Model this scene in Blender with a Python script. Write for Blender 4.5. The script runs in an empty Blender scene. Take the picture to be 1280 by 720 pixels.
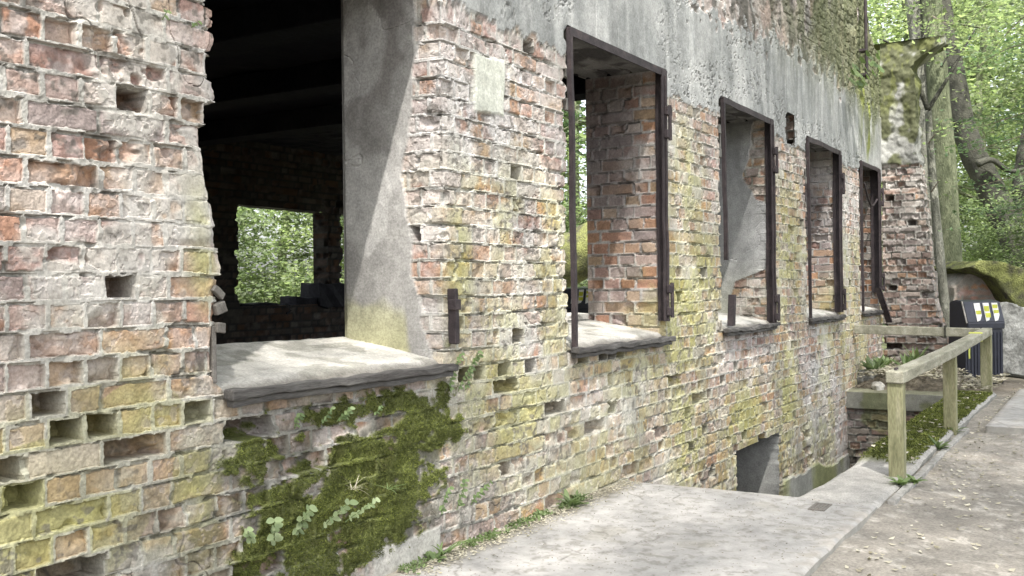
import bpy, bmesh, math, random
import numpy as np
from mathutils import Vector, Matrix, noise as mnoise
random.seed(7)
rng = np.random.default_rng(11)
C = bpy.context.scene.collection
R = math.radians

# ------------------------------------------------------------------ survey: camera and photo sight lines
F, CX, CY, D, H = 1250.0, 640.0, 359.5, 2.69, 1.22
PHI = math.atan(760 / 1250)
SP, CP = math.sin(PHI), math.cos(PHI)
ROLL = 0.0125
FW, RT = Vector((CP, SP, 0)), Vector((SP, -CP, 0))
CAM = Vector((0, -D, H))

def ray(px, py):
    a, b = (px - CX) / F, -(py - CY) / F
    u, v = a + b * ROLL, b - a * ROLL      # undo the small roll of the hand-held camera
    return FW + RT * u + Vector((0, 0, v))

def on_wall(px, py, Y=0.0):
    r = ray(px, py); t = (Y - CAM.y) / r.y
    return CAM + r * t
def on_ground(px, py, Z=0.0):
    r = ray(px, py); t = (Z - CAM.z) / r.z
    return CAM + r * t
def at_depth(px, py, d):
    return CAM + ray(px, py) * d

# ------------------------------------------------------------------ noise
def _h(ix, iy, s):
    ix = ix.astype(np.int64); iy = iy.astype(np.int64)
    h = (ix * 374761393 + iy * 668265263 + s * 2147483647 + 1013904223) & 0xFFFFFFFF
    h = ((h ^ (h >> 13)) * 1274126177) & 0xFFFFFFFF
    h = ((h ^ (h >> 16)) * 2246822519) & 0xFFFFFFFF
    h = h ^ (h >> 15)
    return (h & 0xFFFFFF) / float(0xFFFFFF)
def vn(x, y, s=0):
    x = np.asarray(x, float); y = np.asarray(y, float)
    ix, iy = np.floor(x), np.floor(y); fx, fy = x - ix, y - iy
    fx = fx * fx * (3 - 2 * fx); fy = fy * fy * (3 - 2 * fy)
    a = _h(ix, iy, s); b = _h(ix + 1, iy, s); c = _h(ix, iy + 1, s); d = _h(ix + 1, iy + 1, s)
    return (a * (1 - fx) + b * fx) * (1 - fy) + (c * (1 - fx) + d * fx) * fy
def fbm(x, y, o=3, s=0):
    t = 0; a = 1; n = 0
    for k in range(o):
        t = t + a * vn(x * 2 ** k + 17.3 * k, y * 2 ** k - 9.1 * k, s + k * 7); n += a; a *= .5
    return t / n
def ss(a, b, x):
    t = np.clip((x - a) / (b - a), 0, 1); return t * t * (3 - 2 * t)
def mix(a, b, t): return a + (b - a) * t
def lerpc(c, col, t): return c + (np.asarray(col, float) - c) * t[..., None]

# ------------------------------------------------------------------ materials
def nodes(name):
    m = bpy.data.materials.new(name); m.use_nodes = True
    nt = m.node_tree; return m, nt, nt.nodes['Principled BSDF'], nt.nodes, nt.links
def N(ns, t, **k):
    n = ns.new(t)
    for a, b in k.items(): setattr(n, a, b)
    return n
def mat_attr(name, rough=.92, fine=.3, bump=.35, scale=90.):
    """colour comes from the mesh's own per-vertex brick / stain survey, plus fine procedural grain"""
    m, nt, p, ns, ln = nodes(name)
    at = N(ns, 'ShaderNodeAttribute', attribute_name='Col')
    tc = N(ns, 'ShaderNodeTexCoord')
    n1 = N(ns, 'ShaderNodeTexNoise'); n1.inputs['Scale'].default_value = scale; n1.inputs['Detail'].default_value = 5; n1.inputs['Roughness'].default_value = .7
    n2 = N(ns, 'ShaderNodeTexNoise'); n2.inputs['Scale'].default_value = scale * .17; n2.inputs['Detail'].default_value = 4
    ln.new(tc.outputs['Object'], n1.inputs['Vector']); ln.new(tc.outputs['Object'], n2.inputs['Vector'])
    mr = N(ns, 'ShaderNodeMapRange'); mr.inputs['From Min'].default_value = .3; mr.inputs['From Max'].default_value = .7
    mr.inputs['To Min'].default_value = 1 - fine; mr.inputs['To Max'].default_value = 1 + fine
    ln.new(n1.outputs['Fac'], mr.inputs['Value'])
    mr2 = N(ns, 'ShaderNodeMapRange'); mr2.inputs['From Min'].default_value = .3; mr2.inputs['From Max'].default_value = .7
    mr2.inputs['To Min'].default_value = .85; mr2.inputs['To Max'].default_value = 1.15
    ln.new(n2.outputs['Fac'], mr2.inputs['Value'])
    mm = N(ns, 'ShaderNodeMath', operation='MULTIPLY'); ln.new(mr.outputs[0], mm.inputs[0]); ln.new(mr2.outputs[0], mm.inputs[1])
    vm = N(ns, 'ShaderNodeVectorMath', operation='SCALE'); ln.new(at.outputs['Color'], vm.inputs[0]); ln.new(mm.outputs[0], vm.inputs['Scale'])
    ln.new(vm.outputs[0], p.inputs['Base Color'])
    p.inputs['Roughness'].default_value = rough; p.inputs['Specular IOR Level'].default_value = .25
    b = N(ns, 'ShaderNodeBump'); b.inputs['Strength'].default_value = bump; b.inputs['Distance'].default_value = .004
    ln.new(n1.outputs['Fac'], b.inputs['Height']); ln.new(b.outputs[0], p.inputs['Normal'])
    return m
def mat_noise(name, stops, scale=8., rough=.9, bump=.3, dist=.01, detail=8, stretch=(1, 1, 1), spec=.3, metal=0., scale2=None):
    m, nt, p, ns, ln = nodes(name)
    tc = N(ns, 'ShaderNodeTexCoord'); mp = N(ns, 'ShaderNodeMapping'); mp.inputs['Scale'].default_value = stretch
    ln.new(tc.outputs['Object'], mp.inputs[0])
    n1 = N(ns, 'ShaderNodeTexNoise'); n1.inputs['Scale'].default_value = scale; n1.inputs['Detail'].default_value = detail; n1.inputs['Roughness'].default_value = .65
    ln.new(mp.outputs[0], n1.inputs['Vector'])
    cr = N(ns, 'ShaderNodeValToRGB'); ln.new(n1.outputs['Fac'], cr.inputs[0])
    e = cr.color_ramp.elements
    e[0].position, e[0].color = stops[0][0], (*stops[0][1], 1); e[1].position, e[1].color = stops[-1][0], (*stops[-1][1], 1)
    for pos, c in stops[1:-1]:
        q = e.new(pos); q.color = (*c, 1)
    n2 = N(ns, 'ShaderNodeTexNoise'); n2.inputs['Scale'].default_value = scale2 or scale * 9; n2.inputs['Detail'].default_value = 4
    ln.new(mp.outputs[0], n2.inputs['Vector'])
    mr = N(ns, 'ShaderNodeMapRange'); mr.inputs['To Min'].default_value = .72; mr.inputs['To Max'].default_value = 1.28
    mr.inputs['From Min'].default_value = .25; mr.inputs['From Max'].default_value = .75
    ln.new(n2.outputs['Fac'], mr.inputs['Value'])
    vm = N(ns, 'ShaderNodeVectorMath', operation='SCALE'); ln.new(cr.outputs[0], vm.inputs[0]); ln.new(mr.outputs[0], vm.inputs['Scale'])
    ln.new(vm.outputs[0], p.inputs['Base Color'])
    p.inputs['Roughness'].default_value = rough; p.inputs['Specular IOR Level'].default_value = spec; p.inputs['Metallic'].default_value = metal
    ad = N(ns, 'ShaderNodeMath', operation='ADD'); ln.new(n1.outputs['Fac'], ad.inputs[0]); ln.new(n2.outputs['Fac'], ad.inputs[1])
    b = N(ns, 'ShaderNodeBump'); b.inputs['Strength'].default_value = bump; b.inputs['Distance'].default_value = dist
    ln.new(ad.outputs[0], b.inputs['Height']); ln.new(b.outputs[0], p.inputs['Normal'])
    return m
def mat_leaf(name, c1, c2, trans=.45, rough=.5, drift=.9):
    m, nt, p, ns, ln = nodes(name)
    g = N(ns, 'ShaderNodeNewGeometry')
    cr = N(ns, 'ShaderNodeValToRGB'); ln.new(g.outputs['Random Per Island'], cr.inputs[0])
    cr.color_ramp.elements[0].color = (*c1, 1); cr.color_ramp.elements[1].color = (*c2, 1)
    p.inputs['Roughness'].default_value = rough; p.inputs['Specular IOR Level'].default_value = .35
    tc = N(ns, 'ShaderNodeNewGeometry'); nn = N(ns, 'ShaderNodeTexNoise'); nn.inputs['Scale'].default_value = drift; nn.inputs['Detail'].default_value = 3
    ln.new(tc.outputs['Position'], nn.inputs['Vector']); mr = N(ns, 'ShaderNodeMapRange'); mr.inputs['From Min'].default_value = .35; mr.inputs['From Max'].default_value = .65
    mr.inputs['To Min'].default_value = .5; mr.inputs['To Max'].default_value = 1.15; ln.new(nn.outputs['Fac'], mr.inputs['Value'])
    sc_ = N(ns, 'ShaderNodeVectorMath', operation='SCALE'); ln.new(cr.outputs[0], sc_.inputs[0]); ln.new(mr.outputs[0], sc_.inputs['Scale'])
    cr = sc_
    ln.new(cr.outputs[0], p.inputs['Base Color'])
    t = N(ns, 'ShaderNodeBsdfTranslucent')
    vm = N(ns, 'ShaderNodeVectorMath', operation='MULTIPLY'); vm.inputs[1].default_value = (1.4, 1.5, 1.05)
    ln.new(cr.outputs[0], vm.inputs[0]); ln.new(vm.outputs[0], t.inputs['Color'])
    mx = N(ns, 'ShaderNodeMixShader'); mx.inputs[0].default_value = trans
    ln.new(p.outputs[0], mx.inputs[1]); ln.new(t.outputs[0], mx.inputs[2])
    ln.new(mx.outputs[0], nt.nodes['Material Output'].inputs['Surface'])
    return m

M = {}
M['wall'] = mat_attr('weathered_brickwork')
M['shade_dark'] = mat_noise('shade_dark_plaster', [(.3, (.012, .012, .016)), (.7, (.03, .03, .036))], 3, .95, .3)  # near-black colour stands in for the unlit interior
M['smooth'] = mat_attr('trowelled_concrete', rough=.85, fine=.09, bump=.12, scale=70)
M['earth'] = mat_attr('path_earth', fine=.35, bump=.6, scale=60)
M['slabm'] = mat_noise('smooth_concrete', [(.3, (.36, .35, .33)), (.5, (.43, .42, .395)), (.7, (.49, .475, .45))], 1.3, .85, .12, .004, scale2=70)
M['oldconc'] = mat_noise('old_concrete', [(.3, (.17, .17, .15)), (.5, (.28, .27, .25)), (.7, (.38, .37, .35))], 4, .93, .5, .012)
M['greyrock'] = mat_noise('grey_rock', [(.3, (.14, .14, .13)), (.55, (.25, .25, .235)), (.72, (.36, .36, .34))], 3, .95, .7, .03)
M['mossy'] = mat_noise('mossy_concrete', [(.34, (.05, .045, .035)), (.46, (.10, .105, .045)), (.56, (.15, .16, .055)), (.72, (.22, .235, .08))], 5, .97, .8, .03)
M['sill'] = mat_noise('sill_stone', [(.3, (.30, .29, .26)), (.5, (.42, .405, .37)), (.7, (.50, .485, .45))], 3.5, .9, .3, .006)
M['lip'] = mat_noise('weathered_timber_lip', [(.3, (.045, .04, .038)), (.55, (.10, .095, .09)), (.75, (.19, .18, .165))], 9, .85, .6, .006, stretch=(.35, 3, 3))
M['rust'] = mat_noise('rusty_steel', [(.3, (.022, .017, .019)), (.55, (.046, .036, .038)), (.78, (.095, .07, .066))], 14, .7, .35, .003, spec=.4, metal=.15)
M['cover'] = mat_noise('dusty_cover', [(.3, (.11, .10, .09)), (.7, (.20, .185, .165))], 20, .8, .3, .002)
M['galv'] = mat_noise('galvanised', [(.3, (.20, .19, .18)), (.7, (.38, .36, .33))], 30, .6, .3, .002, metal=.4)
M['rail'] = mat_noise('algae_timber', [(.3, (.13, .13, .07)), (.5, (.23, .225, .13)), (.7, (.33, .31, .21))], 5, .85, .5, .004, stretch=(3, 3, .6))
M['railh'] = mat_noise('weathered_rail_timber', [(.3, (.17, .165, .12)), (.5, (.27, .26, .20)), (.7, (.38, .365, .30))], 6, .85, .5, .004, stretch=(.5, 3, 3))
M['bark'] = mat_noise('grey_bark', [(.3, (.10, .10, .08)), (.5, (.19, .19, .155)), (.7, (.31, .31, .26))], 5, .95, .9, .03, stretch=(1.6, 1.6, .6))
M['barkg'] = mat_noise('green_bark', [(.3, (.075, .085, .05)), (.5, (.13, .145, .085)), (.7, (.21, .22, .14))], 5, .95, .9, .03, stretch=(1.6, 1.6, .5))
M['barkd'] = mat_noise('dark_bark', [(.3, (.03, .03, .025)), (.7, (.085, .085, .065))], 6, .95, .9, .03)
M['binb'] = mat_noise('bin_plastic', [(.3, (.012, .014, .024)), (.7, (.02, .023, .038))], 6, .42, .08, .002, spec=.5)
M['stick'] = mat_noise('sticker_white', [(.3, (.6, .6, .58)), (.7, (.7, .7, .68))], 12, .5, .02)
M['stickg'] = mat_noise('sticker_green', [(.3, (.38, .40, .04)), (.7, (.52, .52, .07))], 12, .5, .02)
M['tape'] = mat_noise('tape', [(.3, (.5, .55, .08)), (.7, (.62, .64, .14))], 12, .5, .05)
M['leafA'] = mat_leaf('leaf_bright', (.21, .265, .14), (.34, .39, .22), .6)
M['leafB'] = mat_leaf('leaf_mid', (.14, .19, .10), (.25, .30, .17), .55)
M['leafC'] = mat_leaf('leaf_blue_green', (.10, .17, .085), (.19, .27, .14), .45)
M['weed'] = mat_leaf('weed_leaf', (.13, .19, .075), (.24, .31, .14), .3)
M['pale'] = mat_leaf('pale_leaf', (.24, .31, .15), (.38, .44, .25), .25)
M['moss'] = mat_leaf('moss_tuft', (.06, .075, .018), (.235, .265, .065), .15, .9, 7.)
M['litter'] = mat_leaf('dry_leaf', (.30, .27, .19), (.62, .58, .47), .1, .8)
M['twig'] = mat_noise('twig', [(.3, (.12, .10, .08)), (.7, (.26, .22, .17))], 20, .9, .3)

# ------------------------------------------------------------------ object helpers
def tag(o, label=None, cat=None, group=None, kind=None):
    for k, v in (('label', label), ('category', cat), ('group', group), ('kind', kind)):
        if v: o[k] = v
    return o
def empty(name, loc=(0, 0, 0), rz=0., **k):
    o = bpy.data.objects.new(name, None); C.objects.link(o); o.location = loc; o.rotation_euler = (0, 0, rz)
    return tag(o, **k)
def link(name, me, mat, parent=None, smooth=False, **k):
    o = bpy.data.objects.new(name, me); C.objects.link(o)
    for mm in (mat if isinstance(mat, (list, tuple)) else [mat]): me.materials.append(mm)
    if smooth: me.polygons.foreach_set('use_smooth', [True] * len(me.polygons))
    if parent:
        o.parent = parent
        o.matrix_parent_inverse = parent_world(parent).inverted() if k.pop('world', True) else Matrix()
    else: k.pop('world', None)
    return tag(o, **k)
def parent_world(o):
    m = Matrix.LocRotScale(o.location, o.rotation_euler, o.scale)
    if o.parent: m = parent_world(o.parent) @ o.matrix_parent_inverse @ m
    return m

class Acc:
    def __init__(s): s.v = []; s.f = []; s.c = []; s.n = 0
    def grid(s, P, col, mask=None, flip=False):
        r, c = P.shape[:2]
        idx = np.arange(r * c).reshape(r, c) + s.n
        q = np.stack([idx[:-1, :-1], idx[:-1, 1:], idx[1:, 1:], idx[1:, :-1]], -1)
        q = q[mask] if mask is not None else q.reshape(-1, 4)
        if flip: q = q[:, ::-1]
        s.v.append(P.reshape(-1, 3)); s.c.append(np.broadcast_to(col, P.shape).reshape(-1, 3)); s.f.append(q); s.n += r * c
    def build(s, name, mat, parent=None, flat=False, **k):
        v = np.concatenate(s.v); f = np.concatenate(s.f); c = np.concatenate(s.c)
        used = np.zeros(len(v), bool); used[f.ravel()] = True
        remap = np.cumsum(used) - 1; v = v[used]; c = c[used]; f = remap[f]
        me = bpy.data.meshes.new(name)
        me.vertices.add(len(v)); me.vertices.foreach_set('co', v.astype(np.float32).ravel())
        me.loops.add(f.size); me.loops.foreach_set('vertex_index', f.astype(np.int32).ravel())
        me.polygons.add(len(f)); me.polygons.foreach_set('loop_start', np.arange(0, f.size, 4, dtype=np.int32))
        me.polygons.foreach_set('loop_total', np.full(len(f), 4, dtype=np.int32)) if False else None
        me.update(calc_edges=True)
        a = me.attributes.new('Col', 'FLOAT_COLOR', 'POINT')
        cc = np.ones((len(c), 4), np.float32); cc[:, :3] = np.clip(c, .005, .9); a.data.foreach_set('color', cc.ravel())
        me.polygons.foreach_set('use_smooth', np.full(len(f), not flat))
        return link(name, me, mat, parent, **k)

def tri_mesh(name, V, Fc):
    me = bpy.data.meshes.new(name); V = np.asarray(V, np.float32); Fc = np.asarray(Fc, np.int32); n = Fc.shape[1]
    me.vertices.add(len(V)); me.vertices.foreach_set('co', V.ravel())
    me.loops.add(Fc.size); me.loops.foreach_set('vertex_index', Fc.ravel())
    me.polygons.add(len(Fc)); me.polygons.foreach_set('loop_start', np.arange(0, Fc.size, n, dtype=np.int32))
    me.update(calc_edges=True); return me

def bm_mesh(name, bm):
    me = bpy.data.meshes.new(name); bmesh.ops.recalc_face_normals(bm, faces=bm.faces); bm.to_mesh(me); bm.free(); return me
def add_box(bm, lo, hi, bev=.0, cuts=0, jit=0., mtx=None):
    """a box, optionally bevelled, subdivided and slightly irregular, merged into bm"""
    t = bmesh.new(); bmesh.ops.create_cube(t, size=1); lo, hi = Vector(lo), Vector(hi)
    for v in t.verts: v.co = Vector([(lo[i] + hi[i]) / 2 + v.co[i] * (hi[i] - lo[i]) for i in range(3)])
    if bev: bmesh.ops.bevel(t, geom=t.edges[:], offset=bev, segments=2, affect='EDGES', profile=.5)
    if cuts:
        L = max(hi[i] - lo[i] for i in range(3)) / (cuts + 1)
        for _ in range(6):
            es = [e for e in t.edges if e.calc_length() > L * 1.3]
            if not es or len(t.verts) > 4000: break
            bmesh.ops.subdivide_edges(t, edges=es, cuts=1, use_grid_fill=True)
    if jit:
        for v in t.verts: v.co += mnoise.noise_vector(v.co * 7) * jit + mnoise.noise_vector(v.co * 28) * jit * .4
    if mtx is not None:
        for v in t.verts: v.co = mtx @ v.co
    mp = {v: bm.verts.new(v.co) for v in t.verts}
    for f in t.faces: bm.faces.new([mp[v] for v in f.verts])
    t.free(); return list(mp.values())
def add_tube(bm, pts, rad, seg=10, amp=0., freq=3.):
    pts = [Vector(p) for p in pts]; rings = []
    up = Vector((0.13, .21, 1)).normalized()
    for i, p in enumerate(pts):
        d = (pts[min(i + 1, len(pts) - 1)] - pts[max(i - 1, 0)]).normalized()
        a = d.cross(up if abs(d.dot(up)) < .95 else Vector((1, 0, 0))).normalized(); b = d.cross(a)
        ring = []
        for k in range(seg):
            t = 2 * math.pi * k / seg; q = (a * math.cos(t) + b * math.sin(t))
            r = rad[i]
            if amp: r *= 1 + amp * (mnoise.noise((p + q * rad[i]) * freq) + .5 * mnoise.noise((p + q * rad[i]) * freq * 3))
            ring.append(bm.verts.new(p + q * r))
        rings.append(ring)
    for A, B in zip(rings, rings[1:]):
        for k in range(seg): bm.faces.new((A[k], A[(k + 1) % seg], B[(k + 1) % seg], B[k]))
    bm.faces.new(rings[0][::-1]); bm.faces.new(rings[-1])
def smooth_path(pts, n=6):
    P = [Vector(p) for p in pts]; out = []
    for i in range(len(P) - 1):
        p0, p1, p2, p3 = P[max(i - 1, 0)], P[i], P[i + 1], P[min(i + 2, len(P) - 1)]
        for k in range(n):
            t = k / n
            out.append(.5 * ((2 * p1) + (p2 - p0) * t + (2 * p0 - 5 * p1 + 4 * p2 - p3) * t * t + (3 * p1 - p0 - 3 * p2 + p3) * t ** 3))
    return out + [P[-1]]
def rough_poly(poly3, normal, thick, cuts=5, amp=.03, freq=2.5):
    """a solid block with the given front outline, extruded back along normal, subdivided and weathered"""
    bm = bmesh.new()
    vs = [bm.verts.new(p) for p in poly3]; f = bm.faces.new(vs)
    r = bmesh.ops.extrude_face_region(bm, geom=[f])
    for v in [g for g in r['geom'] if isinstance(g, bmesh.types.BMVert)]: v.co += Vector(normal) * thick
    bmesh.ops.triangulate(bm, faces=bm.faces[:])
    for _ in range(cuts):
        es = [e for e in bm.edges if e.calc_length() > .07]
        if not es or len(bm.verts) > 30000: break
        bmesh.ops.subdivide_edges(bm, edges=es, cuts=1, use_grid_fill=False)
        bmesh.ops.triangulate(bm, faces=[q for q in bm.faces if len(q.verts) > 3])
    for v in bm.verts:
        v.co += mnoise.noise_vector(v.co * freq) * amp + mnoise.noise_vector(v.co * freq * 4) * amp * .45 + mnoise.noise_vector(v.co * freq * 14) * amp * .2
    return bm

# ------------------------------------------------------------------ masonry survey functions
CO = .085
def zone(u, z, spots):
    t = np.zeros(np.shape(u))
    for (px, py, rx, ry, s) in spots:
        c = on_wall(px, py); a = on_wall(px - rx, py); b = on_wall(px + rx, py)
        zz = on_wall(px, py - ry)
        wx = max(abs(b.x - a.x) / 2, .02); wz = max(abs(zz.z - c.z), .02)
        t = np.maximum(t, s * np.exp(-(((u - c.x) / wx) ** 2 + ((z - c.z) / wz) ** 2)))
    return t
ALGAE = [(60, 640, 160, 130, .95), (180, 520, 130, 100, .7), (250, 600, 60, 140, .8), (255, 310, 22, 80, .8), (280, 600, 60, 90, .5),
         (620, 480, 80, 60, .75), (620, 560, 80, 60, .55), (640, 400, 70, 40, .5), (575, 330, 22, 120, .75), (620, 250, 90, 60, .5), (860, 230, 26, 90, .7),
         (850, 400, 40, 110, 1.), (880, 340, 30, 80, .8), (860, 540, 30, 90, 1.), (885, 420, 20, 60, .7), (985, 340, 20, 150, .85), (930, 520, 40, 50, .9),
         (950, 600, 60, 90, .85), (985, 500, 18, 110, .9), (1008, 560, 26, 60, .6), (1056, 430, 10, 60, .7), (800, 560, 40, 50, .5), (740, 560, 60, 30, .4), (1060, 330, 10, 60, .3), (640, 520, 120, 70, .8), (680, 600, 60, 50, .6), (660, 330, 60, 70, .6), (810, 480, 60, 50, .6)]
EFFLO = [(590, 150, 90, 150, .9), (660, 300, 70, 160, .55), (540, 420, 40, 120, .6), (200, 400, 120, 90, .35), (260, 300, 40, 60, .6), (250, 500, 30, 70, .7),
         (760, 500, 70, 50, .8), (700, 330, 30, 160, .55), (640, 100, 60, 40, .8), (855, 160, 30, 60, .45), (1030, 470, 24, 70, 1.), (1036, 560, 26, 60, .8), (600, 240, 60, 60, .6), (540, 200, 30, 150, 1.), (1062, 270, 14, 80, .7), (930, 450, 40, 40, .45),
         (980, 200, 20, 60, .5), (80, 260, 120, 120, .2), (900, 480, 30, 50, .3)]
MOSSZ = [(440, 670, 90, 50, 1.), (430, 610, 105, 60, 1.), (350, 640, 45, 50, 1.), (340, 570, 60, 30, .9), (520, 560, 50, 70, .95), (470, 510, 100, 22, .9), (400, 700, 100, 50, 1.1), (350, 690, 50, 40, 1.), (545, 500, 30, 30, .7), (320, 560, 26, 60, .7), (570, 540, 16, 50, .55),
         (560, 440, 12, 30, .35)]
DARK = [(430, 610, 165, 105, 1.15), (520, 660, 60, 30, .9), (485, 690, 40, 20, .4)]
SMEAR = [(250, 250, 40, 60, .35), (60, 480, 70, 60, .2), (660, 600, 60, 40, .25), (740, 520, 80, 60, .3), (640, 120, 30, 40, .3), (980, 560, 50, 40, .2), (850, 580, 40, 40, .2), (250, 490, 30, 50, .35), (180, 300, 70, 50, .2), (520, 490, 20, 40, .3), (590, 660, 40, 40, .2)]
HOLES = [(60, 514), (65, 516), (100, 541), (140, 533), (172, 560), (10, 588), (28, 583), (50, 617), (140, 352), (165, 352), (230, 524), (80, 705), (632, 476), (622, 476), (735, 452), (752, 446), (780, 442), (765, 444),
         (700, 507), (640, 592), (630, 470), (850, 373), (878, 345), (762, 512), (745, 530), (868, 560), (840, 476), (880, 540), (600, 470), (575, 472), (670, 466), (990, 430), (1018, 470), (845, 478), (905, 470), (655, 62), (1012, 540), (890, 590)]
SPALL = [(60, 75), (100, 75), (160, 100), (60, 215), (40, 210), (180, 45), (60, 40), (60, 320), (160, 185), (110, 210), (200, 190), (70, 430), (20, 430), (110, 470), (250, 440), (130, 235), (220, 130)]

def layout(u, z, seed=0):
    wz = z + .012 * (fbm(u * .9, z * .9, 2, 3 + seed) - .5) * 2 + .0035 * (vn(u * 11, z * 11, 5 + seed) - .5)
    k = np.floor(wz / CO)
    hdr = (k % 2) == 1
    mixed = _h(k, k * 0 + 3, 21 + seed) > .8
    pitch = np.where(hdr, .125, .25)
    off = _h(k, k * 0, 31 + seed) * .03 + np.where(hdr, .0625, 0)
    uu = (u + off + .009 * (vn(u * 6, k * 3.7, 8 + seed) - .5)) / pitch
    # brick split of some stretchers into two headers, so that the bond is not regular
    i = np.floor(uu); fu = uu - i
    sp = (~hdr) & (_h(i, k, 77 + seed) > .72)
    i2 = np.where(sp & (fu > .5), i + .5, i)
    fu = np.where(sp, (fu * 2) % 1, fu); pitch = np.where(sp, .125, pitch)
    return k, i2 * 2, fu, wz / CO - k, pitch
def mark(spots, seed=0):
    out = set()
    for (px, py) in spots:
        p = on_wall(px, py); k, i, *_ = layout(np.array([p.x]), np.array([p.z]), seed); out.add((int(k[0]), int(i[0])))
    return out
HOLESET, SPALLSET = mark(HOLES), mark(SPALL)

PAL = np.array([(.37, .21, .125), (.34, .19, .13), (.38, .245, .16), (.33, .215, .185), (.37, .28, .25), (.26, .155, .125), (.29, .235, .22), (.40, .30, .22), (.42, .36, .32), (.33, .235, .15), (.31, .24, .22)])
PALD = np.array([(.16, .12, .10), (.20, .14, .11), (.23, .18, .15), (.17, .15, .13), (.27, .15, .09), (.24, .21, .18), (.30, .27, .24)])
MORT = np.array((.37, .355, .325))

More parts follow.
